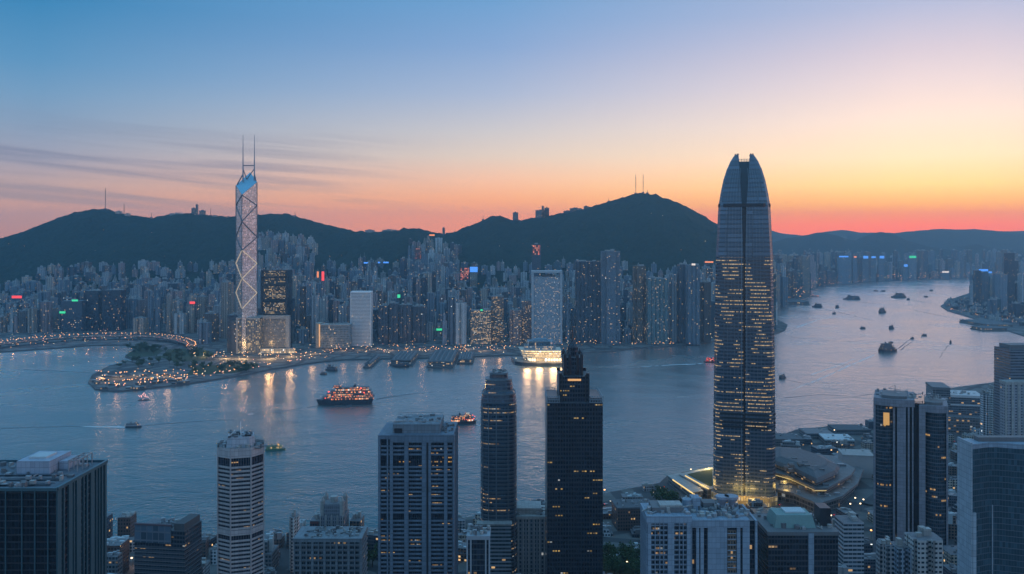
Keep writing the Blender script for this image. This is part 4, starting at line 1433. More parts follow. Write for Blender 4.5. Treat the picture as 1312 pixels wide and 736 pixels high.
def twin_pale():
    Y = 560.0; m = Y / F
    def zz(y): return Z_(y, Y)
    pale = plain("pale_panel", (.22, .275, .345), .6, .2, .15, panel=(2.6, 3.4))
    X, w_, h = spot(830, 885, 664, Y, 0)
    t = thing("gridded_pale_tower", "pale tower of square window grid, left of the pair below the giant skyscraper", "office tower", (X, Y + 14, 0))
    g = facade("pale_grid_glass", (.06, .07, .085), (.012, .02, .032), fh=3.1, bw=1.6, ww=.9, wh=.9, tint=0, lit=.08, es=.3, cool=.08, run=3, keep=.6, lh=.5)
    B(-w_ / 2, w_ / 2, -13, 13, 0, h).obj("wall", g, t)
    rings(t, "spandrel", rect(-w_ / 2 - .3, w_ / 2 + .3, -13.4, 13.4), pale, .4, 3.1, int(h / 3.1), .9)
    for px0, px1 in ((830, 834.5), (839, 840), (845, 846), (850, 851), (855.5, 864), (870, 871), (875, 876), (880, 885)):
        B(X_(px0, Y) - X, X_(px1, Y) - X, -14.1, -12.4, 0, h + .4).obj("pier", pale, t)
    for y in (-12, -8, -4, 0, 4, 8, 12):
        B(-w_ / 2 - .9, -w_ / 2 + .6, y - .7, y + .7, 0, h + .3).obj("pier", pale, t)
    B(-w_ / 2 - .8, w_ / 2 + .8, -14.2, 14, h - 3.4, h + 1.2).obj("parapet", pale, t)
    B(-w_ / 2 + 4, w_ / 2 - 3, -7, 9, h + 1.2, h + 4.4).obj("roof_house", DCONC, t)
    B(-w_ / 2 + 9, w_ / 2 - 3.6, -6, 4, h + 4.4, h + 5.6).obj("roof_deck", CONC, t)
    clutter(t, (w_ / 2 - 1, 11), h + 1.2, 39, 61)
    X, w_, h = spot(885.8, 972, 670, Y, 0)
    t = thing("slotted_pale_tower", "pale blank-walled tower with dark vertical slots and a funnel tank on its roof", "office tower", (X, Y + 20, 0))
    def lx(px): return X_(px, Y) - X
    core = facade("slot_glass", (.03, .035, .045), (.010, .016, .026), fh=3.1, bw=1.6, ww=.9, wh=.8, lit=.02, es=.5, tint=0)
    B(-w_ / 2 + 1, w_ / 2 - 1, -16, 18, 0, h).obj("wall", core, t)
    for a, b in ((886, 888), (893, 897), (898.5, 903), (908, 933), (945.5, 950), (953, 962), (969, 972)):
        B(lx(a), lx(b), -17.4, 17, 0, h + .6).obj("pier", pale, t)
    mid = B(lx(934), lx(944.5), -16.8, -15.8, 0, h - 6).obj("window_strip", facade("tan_strip", (.17, .12, .09), (.03, .03, .03), fh=3.1, bw=1.7, ww=.66, wh=.6, lit=.10, es=.4, tint=0), t)
    for i in range(36):
        B(lx(933.2), lx(945.3), -17.2, -16.9, 2 + i * 3.6, 2.5 + i * 3.6).obj("strip_rail", pale, t)
    B(-w_ / 2, w_ / 2 - 5, -17.6, 18, h - 4, h + 1).obj("parapet", pale, t)
    for px in (938, 950):
        MB().prism(ngon(12, 1.8, cx=lx(px), cy=6), h + 1, h + 4).prism(ngon(12, 1.8, cx=lx(px), cy=6), h + 4, h + 8, poly1=ngon(12, 4.6, cx=lx(px), cy=6)).prism(ngon(12, 4.6, cx=lx(px), cy=6), h + 8, h + 9.5).obj("funnel_tank", plain("tank_paint", (.26, .27, .32), .5, .15) if "tank_paint" not in MAT else MAT["tank_paint"], t)
    B(lx(896), lx(907), 2, 11, h + 1, h + 9).obj("stair_house", pale, t)
    MB().prism(ngon(14, 3.2, cx=lx(890), cy=4), h + 1, h + 8).obj("water_tank", pale, t)
    B(lx(912), lx(930), 5, 14, h + 1, h + 5).obj("roof_house", DCONC, t)
    clutter(t, (w_ / 2 - 3, 15), h + 1, 90, 63)
    B(lx(962.2), lx(973), -12, 12, 0, h - 2).obj("side_bay", pale, t)
    for px in (897, 925, 944):
        MB().tube((lx(px), 1, h + 1), (lx(px), 1, h + 13), .15, 4).obj("antenna", STEEL, t)


twin_pale()


def green_roofed():
    Y = 580.0; m = Y / F
    def zz(y): return Z_(y, Y)
    X, w_, h = spot(985, 1074.5, 684, Y, 0)
    t = thing("green_roofed_tower", "black glass tower with pale green roof house and single pale stripe", "office tower", (X, Y + 18, 0))
    def lx(px): return X_(px, Y) - X
    B(-w_ / 2, w_ / 2, -17, 20, 0, h).obj("wall", facade("night_glass", (.03, .036, .048), (.010, .015, .024), fh=3.6, bw=2, ww=.85, wh=.7, tint=0, lit=.02, es=.4, cool=.08, run=3, keep=.5, lh=.5), t)
    B(lx(1036), lx(1043), -17.9, -16.6, 0, h + .3).obj("pale_stripe", MAT["pale_panel"], t)
    B(-w_ / 2 - .6, w_ / 2 + .6, -17.6, 20.6, h - 1.5, h + 1).obj("parapet", DCONC, t)
    gr = plain("verdigris_panel", (.16, .25, .24), .6, .2, .2)
    a, b = lx(997), lx(1051)
    MB().prism(rect(a, b, -10, 10), h + 1, h + 9, poly1=rect(a + 2, b - 2, -8, 8)).obj("roof_house", gr, t)
    B(a + 9, b - 5, -4, 6.5, h + 9, h + 10).obj("roof_light", MAT["pale_deck"], t)
    B(lx(1059), lx(1073), -6, 6, h + 1, h + 13).obj("lift_tower", DSTEEL, t)
    clutter(t, (w_ / 2 - 2, 14), h + 1, 45, 71)


green_roofed()


def curved_twin():
    Y = 850.0; m = Y / F
    X, w_, h = spot(1118, 1215, 516, Y, 0)
    t = thing("curved_twin_tower", "pair of bowed glass towers joined by pale piers, painted sunset reflection on left wing", "office tower", (X + 26 * math.sin(R(24)), Y + 26 * math.cos(R(24)), 0), R(-24))
    def lx(px): return (X_(px, Y) - X) * .90
    gl = facade("bowed_glass", (.06, .08, .10), (.022, .034, .05), fh=3.4, bw=1.7, ww=.88, wh=.7, gr=.08, tint=0, litcol=(1, .55, .16), lit=.09, es=.40, cool=.08, run=4, keep=.5, lh=.7, gv=1.6)
    pale = plain("mauve_pier", (.21, .20, .23), .6, .2, .15, panel=(2.6, 3.4))
    def wing(px0, px1, hh, bow, y0, nm):
        a, b = lx(px0), lx(px1)
        pts = []
        for k in range(11):
            s = k / 10
            pts.append((a + (b - a) * s, y0 - bow * (1 - (2 * s - 1) ** 2)))
        pts += [(b, 26), (a, 26)]
        MB().prism(pts, 0, hh).obj(nm, gl, t)
        return pts
    wing(1119, 1145, h, 5, -22, "wall"); wing(1186, 1213.5, h - 4, 5, -20, "wall")
    B(lx(1145.2), lx(1186), -21, 26, 0, h - 1).obj("wall", BLACKG, t)
    for a, b, y in ((1117.5, 1120.5, -24), (1143.5, 1146.5, -25), (1149, 1160.5, -27), (1163, 1165.5, -26), (1168.5, 1170.5, -24.5), (1177.5, 1186, -25), (1212.5, 1215, -22.5)):
        B(lx(a), lx(b), y, 26.6, 0, h + (1.6 if a < 1165 else -2.4)).obj("pier", pale, t)
    # roof rims
    for px0, px1, hh, y0 in ((1118, 1172, h, -24), (1178, 1215, h - 4, -21)):
        a, b = lx(px0), lx(px1)
        pts = [(a + (b - a) * k / 10, y0 - 5 * (1 - (k / 5 - 1) ** 2)) for k in range(11)] + [(b, 27), (a, 27)]
        MB().prism(pts, hh - 4.5, hh + 2.2, bot=True).obj("roof_rim", pale, t)
        MB().prism(scaled(pts, .62), hh + 2.2, hh + 5).obj("roof_house", DCONC, t)
    gold = glow("sunset_reflection_glow", (1.0, .52, .10), .55)  # glowing panel added for the sunset mirrored in the bowed glass
    B(lx(1131), lx(1139), -27.6, -26.6, Z_(547, Y), Z_(531, Y)).obj("reflection_panel", gold, t)
    clutter(t, (w_ / 2 - 4, 18), h + 2.2, 60, 81)
    cr = MB(); cr.tube((lx(1146), 0, h), (lx(1146), 0, h + 12), .45, 4); cr.tube((lx(1137), 2, h + 8), (lx(1152), -2, h + 8), .4, 4); cr.tube((lx(1137), 2, h + 8), (lx(1146), 0, h + 12), .2, 4)
    cr.obj("roof_crane", STEEL, t)
    for px in (1153, 1163, 1200):
        MB().tube((lx(px), 4, h), (lx(px), 4, h + 10), .2, 4).obj("antenna", STEEL, t)
    rings(t, "floor_band", [(lx(1119) - .2 + (lx(1145) - lx(1119) + .4) * k / 10, -22.25 - 5 * (1 - (k / 5 - 1) ** 2)) for k in range(11)] + [(lx(1145), -20), (lx(1119), -20)], DSTEEL, 3, 6.8, int(h / 6.8), .6)
    rings(t, "floor_band", [(lx(1186) - .2 + (lx(1213.5) - lx(1186) + .4) * k / 10, -20.25 - 5 * (1 - (k / 5 - 1) ** 2)) for k in range(11)] + [(lx(1213), -18), (lx(1186), -18)], DSTEEL, 3, 6.8, int(h / 6.8) - 1, .6)


curved_twin()


def big_right():
    Y = 520.0
    X, w_, h = spot(1229, 1352, 574, Y, 0)
    t = thing("blue_glass_tower", "broad blue glass tower with a blank pale left flank and kinked roofline", "office tower", (X, Y + 20, 0))
    def lx(px): return X_(px, Y) - X
    gl = facade("blue_right_glass", (.05, .08, .105), (.03, .062, .085), fh=3.5, bw=1.5, ww=.92, wh=.86, gr=.07, tint=0, lit=.006, es=.4, run=4, keep=.5, lh=.5, gv=1.5)
    fr = [(lx(1246), -20), (lx(1272), -15), (lx(1284), -15), (lx(1312), -20), (lx(1352), -20), (lx(1352), -6), (lx(1246), -6)]
    MB().prism(fr, 0, h - 1).obj("wall", gl, t)
    MB().prism([(lx(1246) - 1.2, -20.6), (lx(1246) - .3, -20.6), (lx(1246) - .3, -4.5), (lx(1246) - 1.2, -4.5)], 0, h + 3).obj("pale_flank", plain("pale_flank", (.30, .35, .40), .5, .12, .1, panel=(2.6, 3.4)), t)
    MB().prism(grown(fr, .0), h - .9, h + 2).obj("parapet", MAT["pale_panel"], t)
    B(lx(1246) - .2, lx(1250), -20.9, -19.2, 0, h - 38).obj("lower_fin", MAT["pale_flank"], t)
    MB().prism(rect(lx(1262), lx(1340), -13, -7.5), h + 2, h + 4.5).obj("roof_house", DCONC, t)
    
    for i in range(22):
        B(lx(1284) + i * 1.5, lx(1284) + i * 1.5 + .1, -21, -20, 0, h - 1) if False else None
    B(lx(1276.5), lx(1277.6), -15.6, -14.6, 40, h - 35).obj("light_slot", MAT["pale_flank"], t)


big_right()


def right_grey():
    Y = 1060.0
    X, w_, h = spot(1297, 1345, 449, Y)
    t = thing("stepped_grey_tower", "grey floor-banded tower with lower pale wing at the right edge of the water", "apartment tower", (X, Y + 20, 3))
    def lx(px): return X_(px, Y) - X
    B(-w_ / 2, w_ / 2, -16, 20, 0, h).obj("wall", facade("banded_grey", (.15, .17, .21), (.04, .05, .07), fh=3.4, bw=3, ww=.95, wh=.5, lit=.01, es=.6, tint=0), t)
    rings(t, "floor_band", rect(-w_ / 2 - .4, w_ / 2 + .4, -16.5, 20.4), DCONC, 70, 6.8, int((h - 70) / 6.8), 1.2)
    MB().prism(rect(-w_ / 2 + 3, w_ / 2 - 3, -10, 14), h, h + 5).obj("roof_house", DCONC, t)
    hw = Z_(489, Y) - 3
    B(lx(1283), lx(1350), -30, -16.6, 0, hw).obj("wing", facade("pale_wing", (.30, .30, .33), (.05, .06, .08), fh=3.4, bw=3.4, ww=.55, wh=.55, lit=.015, es=.6, tint=0), t)
    for px in (1283, 1291, 1299, 1307, 1315):
        B(lx(px) - 1.2, lx(px) + 1.2, -31, -29.4, 0, hw + 1).obj("pier", CONC, t)
    B(lx(1282.4), lx(1350), -30.8, -16.2, hw - 2, hw + 1.6).obj("parapet", CONC, t)


right_grey()
block("cluster_tower", "left of the two thin pale towers behind the grey right-edge tower", "apartment tower", 1262.5, 1270, 506, 1230.0, 18, PAL[0][1], poly=cross)
block("cluster_tower", "right of the two thin pale towers, taller, next to the grey right-edge tower", "apartment tower", 1271.5, 1279, 500, 1225.0, 18, PAL[6][1], poly=cross)
block("low_pale_tower", "left of three low pale apartment blocks in front of the bowed twin tower", "apartment block", 1131, 1150, 700, 620.0, 16, PAL[0][1], zb=0, poly=cross)
block("low_pale_tower", "middle of three low pale apartment blocks, with a red roof lamp, before the bowed twin", "apartment block", 1151, 1173, 704, 612.0, 16, PAL[2][1], zb=0, poly=hplan)
block("low_pale_tower", "tallest of three low pale apartment blocks in front of the bowed twin tower", "apartment block", 1174, 1211, 693, 605.0, 18, PAL[6][1], zb=0, poly=ribbed)
block("small_pale_office", "small pale floor-banded office between green roofed tower and bowed twin tower", "office block", 1081, 1107, 670, 800.0, 22, facade("band_office", (.33, .34, .37), (.03, .04, .055), fh=3.7, bw=4, ww=.93, wh=.5, lit=.02, es=.6, tint=0))


def hotel():
    Y = 1440.0
    X, w_, h = spot(1203, 1262, 505, Y)
    t = thing("stepped_hotel", "low dark stepped building with pale roof edge by the pink water", "hotel", (X, Y + 25, 3), R(-14))
    g = facade("hotel_bands", (.12, .13, .15), (.03, .035, .045), fh=3.6, bw=4, ww=.9, wh=.5, lit=.05, es=.5, tint=0)
    B(-w_ / 2, -w_ / 2 + 26, -24, 30, 0, h + 8).obj("wall", g, t)
    B(-w_ / 2 + 26.3, w_ / 2, -24, 24, 0, h - 4).obj("wall", g, t)
    B(-w_ / 2 + 26.4, w_ / 2 + .6, -25, 25, h - 6, h - 2).obj("roof_edge", plain("hotel_edge", (.5, .46, .46), .6, .1), t)
    B(-w_ / 2 + 26.4, w_ / 2 + .4, -24.8, 24.6, h - 19, h - 17).obj("roof_edge", MAT["hotel_edge"], t)
    B(-w_ / 2 - .6, -w_ / 2 + 26.2, -24.8, 30.6, h + 6, h + 9.5).obj("roof_edge", DCONC, t)
    clutter(t, (w_ / 2 - 6, 18), h - 2, 27, 95)
    B(-w_ / 2 - 30, w_ / 2 + 30, -46, -25.6, 0, h * .42).obj("podium", facade("hotel_podium", (.12, .11, .12), (.05, .045, .04), fh=4.5, bw=4, ww=.8, wh=.5, lit=.14, es=.5, tint=0), t)


hotel()


def mall():
    t = thing("station_mall", "wide low mall with dark layered curved roofs and a yellow lit edge", "shopping mall", (0, 0, 3))
    dark = plain("mall_roof", (.075, .075, .085), .55, .3, .06, panel=(6, 6))
    edge = plain("mall_edge", (.15, .145, .15), .6, .4, .1, panel=(5, 5))
    yel = glow("yellow_eaves_light", (1.0, .74, .30), .55)
    glass = facade("mall_glass", (.15, .14, .14), (.05, .05, .05), fh=5, bw=5, ww=.85, wh=.7, lit=.10, es=.5, tint=0)
    def shape(z, pts):
        p = [G(a, b, z) for a, b in pts]
        ar = sum(p[i][0] * p[(i + 1) % len(p)][1] - p[(i + 1) % len(p)][0] * p[i][1] for i in range(len(p)))
        return p if ar > 0 else p[::-1]
    lo = shape(12, [(984, 628), (1020, 636), (1048, 648), (1072, 640), (1092, 624), (1100, 606), (1070, 590), (1020, 586), (985, 596)])
    mid_ = shape(22, [(986, 606), (1015, 614), (1046, 628), (1056, 628), (1085, 612), (1090, 604), (1064, 590), (1020, 582), (986, 584)])
    top = shape(32, [(988, 592), (1018, 603), (1046, 617), (1068, 607), (1072, 600), (1052, 588), (1020, 578), (990, 577)])
    MB().prism(grown(lo, 2), 0, 11).obj("wall", glass, t)
    MB().prism(grown(lo, 6), 11.2, 14).obj("lower_roof", edge, t)
    MB().prism(mid_, 14, 20).obj("middle_wall", glass, t)
    MB().prism(grown(mid_, 5), 20.2, 23).obj("middle_roof", edge, t)
    MB().prism(grown(mid_, 2.0), 18.2, 20.1, top=False).obj("eaves_light", yel, t)
    MB().prism(top, 23, 29).obj("upper_wall", yel if False else glass, t)
    MB().prism(grown(top, 4), 29.2, 33, poly1=grown(top, 1)).prism(grown(top, 1), 33, 37, poly1=scaled(top, .7)).obj("upper_roof", dark, t)
    for k in range(14):
        q = random.Random(k)
        px, py = q.uniform(1000, 1055), q.uniform(588, 604)
        x, y = G(px, py, 37)
        B(x - 3, x + 3, y - 2, y + 2, 33, 36.5 + q.uniform(0, 2)).obj("roof_vent", edge, t)
    q = random.Random(5)
    for k in range(70):
        px, py = q.uniform(1000, 1092), q.uniform(592, 646)
        low = py > 618 + 10 * (px > 1060) or px > 1076
        x, y = G(px, py, 17 if low else 26)
        def within(P):
            c = False
            for i in range(len(P)):
                u_, v_ = P[i], P[i - 1]
                if (u_[1] > y) != (v_[1] > y) and x < (v_[0] - u_[0]) * (y - u_[1]) / (v_[1] - u_[1]) + u_[0]:
                    c = not c
            return c
        if within(top): continue
        if within(mid_): z = 23
        elif within(lo): z = 14
        else: continue
        a_, b_ = q.uniform(1, 4), q.uniform(.8, 2.5)
        B(x - a_, x + a_, y - b_, y + b_, z, z + q.uniform(.8, 3)).obj("roof_unit", q.choice([CONC, STEEL, DCONC]), t)
    LMK.append((984, 1100, 575, 650, 1000))


mall()


def hallbox(name, label, cat, px0, px1, py, zh, depth, mat, rz=0.0, roof=None, group=None, n=6):
    x0, y0 = G(px0, py, 3); x1, _ = G(px1, py, 3)
    t = thing(name, label, cat, ((x0 + x1) / 2, y0 + depth / 2, 3), rz, group)
    w_ = x1 - x0
    B(-w_ / 2, w_ / 2, -depth / 2, depth / 2, 0, zh).obj("wall", mat, t)
    B(-w_ / 2 - .5, w_ / 2 + .5, -depth / 2 - .5, depth / 2 + .5, zh - .8, zh + .9).obj("roof_slab", roof or CONC, t)
    clutter(t, (w_ / 2 - 1.5, depth / 2 - 1.5), zh + .9, n, int(px0 * 7 + py))
    return t


LOWG = facade("low_glass", (.14, .15, .165), (.03, .04, .05), fh=3.8, bw=3, ww=.7, wh=.55, tint=.3, lit=.06, es=.4, run=4, keep=.6, lh=.6)
BRK = facade("dark_brick", (.085, .05, .045), (.02, .02, .025), fh=3.6, bw=2.8, ww=.5, wh=.5, lit=.02, es=.6, tint=0)
hallbox("windowless_hall", "pale windowless box hall right of the curved mall roofs", "hall", 1084, 1122, 612, 28, 34, plain("pale_box", (.36, .33, .33), .7, .15, .08), R(-10), n=3)
hallbox("brick_warehouse", "dark red brick block on the waterfront right of the black spired tower", "warehouse", 789, 838, 680, 24, 30, BRK, R(6), ROOFM, n=14)
hallbox("shed", "long low grey shed at the water's edge behind the mall", "shed", 992, 1030, 572, 10, 40, LOWG, 0, ROOFM)
hallbox("shed", "flat dark shed on the point beside the pink water", "shed", 1034, 1068, 563, 8, 40, LOWG, 0, DCONC)
hallbox("shed", "pale roofed shed between the waterfront point and windowless hall", "shed", 1060, 1096, 572, 9, 40, LOWG, R(-6), MAT["pale_deck"])
hallbox("shed", "wide dark shed just left of the bowed twin tower by the water", "shed", 1072, 1116, 558, 8, 40, LOWG, 0, ROOFM)


def terminal():
    t = thing("ferry_terminal", "terminal with lit lawn roof and yellow lamp strip left of the giant skyscraper", "terminal", (0, 0, 3))
    def quad(z, pts):
        p = [G(a, b, z) for a, b in pts]
        ar = sum(p[i][0] * p[(i + 1) % len(p)][1] - p[(i + 1) % len(p)][0] * p[i][1] for i in range(len(p)))
        return p if ar > 0 else p[::-1]
    a = quad(12, [(877, 611), (916, 603), (916, 627), (908, 628)])
    MB().prism(grown(a, 5), 0, 11).obj("wall", MAT["mall_glass"], t)
    MB().prism(grown(a, 6), 11.1, 12.2).obj("roof_slab", CONC, t)
    MB().prism(grown(a, -3), 12.2, 12.8).obj("roof_lawn", GRASS, t)
    MB().tube((*G(878, 613, 14), 14.2), (*G(908, 630, 14), 14.2), .7, 5).obj("lamp_strip", glow("yellow_strip", (1, .66, .2), 1.2), t)
    b = quad(10, [(856, 612), (872, 609), (900, 632), (884, 634)])
    MB().prism(b, 0, 9).obj("wing", MAT["mall_glass"], t)
    MB().prism(grown(b, 1), 9.1, 10).obj("wing_roof", CONC, t)
    MB().tube((*G(862, 618, 11), 11), (*G(894, 640, 11), 11), .8, 5).obj("lamp_strip", MAT["yellow_strip"], t)
    for px, py in ((895, 610), (908, 616), (905, 608)):
        pool(px, py, 22, 1.4e4, 2.0, (1, .72, .25))


terminal()

# roads between the near blocks
def road(name, label, pts, wd, z=3.05, mat=ASPH, line=True):
    P = [Vector((*G(*p), 0)) for p in pts]
    mb = MB(); ln = MB()
    for a, b in zip(P[:-1], P[1:]):
        d = (b - a).normalized(); n = Vector((-d.y, d.x, 0)) * wd / 2
        a2, b2 = a - d * wd * .2, b + d * wd * .2
        mb.face([(*(a2 - n)[:2], z), (*(b2 - n)[:2], z), (*(b2 + n)[:2], z), (*(a2 + n)[:2], z)][::1])
    o = mb.obj(name, mat)
    return tag(o, label, kind='structure')


road("road", "road curving from the lit terminal down between near blocks", [(846, 626), (868, 650), (900, 676)], 26, 3.06)
road("road", "road along the near quay wall", [(640, 672), (700, 664), (770, 650), (846, 634)], 14, 3.07)
road("road", "quay road in front of the left towers", [(130, 704), (280, 702), (480, 701)], 14, 3.08)
road("road", "road in front of the curved mall", [(992, 650), (1050, 668), (1110, 650), (1180, 600), (1230, 560)], 16, 3.065)

# low blocks that fill the near shore
q4 = random.Random(77)
occupied = []
FOOT = [(-345, -243, 470, 545)]
LOWN = 0
names_seen = {}
lowmats = [("grey", LOWG), ("dark brick", BRK), ("pale", PAL[0][1]), ("beige", PAL[1][1]), ("slate", PAL[3][1]), ("brown", PAL[5][1])]
NEARP = [G(*p) for p in NEAR_SHORE]


def inside(x, y):
    c = False; n = len(NEARP)
    poly = NEARP + [(2600, -1200), (-1400, -1200)]
    n = len(poly)
    for i in range(n):
        a, b = poly[i], poly[i - 1]
        if (a[1] > y) != (b[1] > y) and x < (b[0] - a[0]) * (y - a[1]) / (b[1] - a[1]) + a[0]:
            c = not c
    return c


def bounds(o):
    pts = []
    def rec(k, M):
        M2 = M @ k.matrix_basis if k is not o else k.matrix_basis
        if k.type == 'MESH':
            pts.extend([M2 @ Vector(cn) for cn in k.bound_box])
        for ch in k.children:
            rec(ch, M2)
    from mathutils import Matrix
    rec(o, Matrix())
    return (min(p.x for p in pts), max(p.x for p in pts), min(p.y for p in pts), max(p.y for p in pts))


BIG = [bounds(o) for o in list(COL.objects) if o.parent is None and o.get("category") and o.location.y < 1700 and o.location.z < 50 and o.type == 'EMPTY']
ZN = [(165, "by the near black glass tower"), (285, "left of the octagonal tower"), (385, "right of the octagonal tower"), (490, "behind the grid office"), (660, "between the grey and tiered-crown towers"), (790, "behind the black spired tower"),
      (990, "near the lit terminal"), (1075, "below the curved mall"), (1118, "between the mall and bowed twin"), (1235, "right of the bowed twin tower"), (1400, "behind the blue glass tower")]
cand = []
for k in range(9000):
    px = q4.uniform(-20, 1340)
    py = q4.uniform(545, 790)
    x, y = G(px, py, 3)
    wd, dp = q4.uniform(10, 34), q4.uniform(10, 26)
    if not all(inside(x + a * (wd / 2 + 6), y + b * (dp / 2 + 6)) for a in (-1, 1) for b in (-1, 1)):
        continue
    hgt = q4.choice([6, 8, 10, 12, 14, 18, 24, 30])
    if y > 930: hgt = min(hgt, 12)
    if 770 < px < 870 and y > 700: hgt = min(hgt, 6)
    if (780 < px < 870 and y > 640) and q4.random() < .7: continue
    if any(x + wd / 2 + 3 > b[0] and x - wd / 2 - 3 < b[1] and y + dp / 2 + 3 > b[2] and y - dp / 2 - 3 < b[3] for b in BIG):
        continue
    if any(abs(x - o[0]) < (wd + o[2]) / 2 + 5 and abs(y - o[1]) < (dp + o[3]) / 2 + 5 for o in occupied):
        continue
    if len(occupied) > 290:
        break
    occupied.append((x, y, wd, dp))
    nm, mt = q4.choice(lowmats)
    shp = q4.choice(["block", "stepped block", "slab"])
    zn = next(z_[1] for z_ in ZN if px < z_[0])
    cand.append((px, x, y, wd, dp, hgt, nm, mt, shp, zn))
gl_ = {}
for c in sorted(cand, key=lambda c: c[0]):
    gl_.setdefault((c[6], c[8], c[9], c[5] > 13), []).append(c)
for (nm, shp, zn, tall), cs in gl_.items():
    for k, (px, x, y, wd, dp, hgt, _, mt, _, _) in enumerate(cs):
        lab = "%s %s %s" % ("taller" if tall else "low", nm, shp)
        if len(cs) > 1:
            lab = "%s %s from left" % (ORD[min(k, 11)], lab)
        t = thing("low_building", lab + " building " + zn, "building", (x, y, 3), q4.choice([0, 0, R(8), R(-12)]), "low buildings along the near shore")
        mb = MB()
        if shp == "stepped block":
            mb.box(-wd / 2, wd / 2, -dp / 2, dp / 2, 0, hgt * .65); mb.box(-wd / 2 + 2, wd / 2 - wd * .3, -dp / 2 + 2, dp / 2 - 2, hgt * .65, hgt)
        else:
            mb.box(-wd / 2, wd / 2, -dp / 2, dp / 2, 0, hgt)
        mb.obj("wall", mt, t)
        r = MB()
        for _ in range(9):
            a, b = q4.uniform(-.4, .4) * wd, q4.uniform(-.4, .4) * dp
            s_ = q4.uniform(.7, 2.6); r.box(a - s_, a + s_, b - s_ * .7, b + s_ * .7, hgt * (.65 if shp == "stepped block" else 1), hgt + q4.uniform(.8, 2.6))
        r.obj("rooftop_plant", q4.choice([CONC, STEEL, DCONC, MAT["pale_deck"]]), t)

# ------------------------------------------------------------------ piers and the lit pier building
def pier(label, px0, px1, py0, py1, zh, mat, roof, hall=True):
    x0, y0 = G(px0, py1); x1, _ = G(px1, py1); _, y1 = G(px0, py0)
    t = thing("pier", label, "pier", ((x0 + x1) / 2, (y0 + y1) / 2, 0))
    w_, d_ = x1 - x0, y1 - y0
    B(-w_ / 2, w_ / 2, -d_ / 2, d_ / 2, -1.5, 3.2).obj("deck", QUAY, t)
    if hall:
        B(-w_ / 2 + 4, w_ / 2 - 4, -d_ / 2 + 4, d_ / 2, 3.2, zh).obj("hall", mat, t)
        B(-w_ / 2 + 2, w_ / 2 - 2, -d_ / 2 + 2, d_ / 2 + 1, zh + .1, zh + 2).obj("roof", roof, t)
        for k in range(5):
            x = -w_ / 2 + 8 + k * (w_ - 16) / 4
            MB().prism(rect(x - 3, x + 3, -d_ / 2 + 10, d_ / 2 - 8), zh + 2, zh + 4.5, poly1=rect(x - 1, x + 1, -d_ / 2 + 12, d_ / 2 - 10)).obj("skylight", DCONC, t)


PIERM = facade("pier_hall", (.16, .15, .15), (.05, .05, .05), fh=4, bw=4, ww=.8, wh=.6, lit=.25, es=.8, tint=.2)
pier("short dark pier with low hall, left of the wide pier", 499, 528, 457, 469, 12, PIERM, ROOFM)
pier("wide pale roofed pier in the middle of the far quay", 546, 581, 456, 472, 14, PIERM, ROOFM)
pier("small lit pier beside the wide pale roofed pier", 585, 606, 457, 467, 10, PIERM, ROOFM)
pier("thin jetty at the end of the lit promenade", 465, 476, 461, 472, 9, PIERM, ROOFM)
pier("long low pier on the far shore right of the giant skyscraper", 1000, 1038, 383, 391, 12, PIERM, DCONC)
pier("flat barge dock below the right-hand headland", 1263, 1300, 413, 419.5, 8, PIERM, DCONC)
pier("pale ended dock under the headland towers", 1258, 1292, 421.5, 424.5, 8, PIERM, ROOFM)


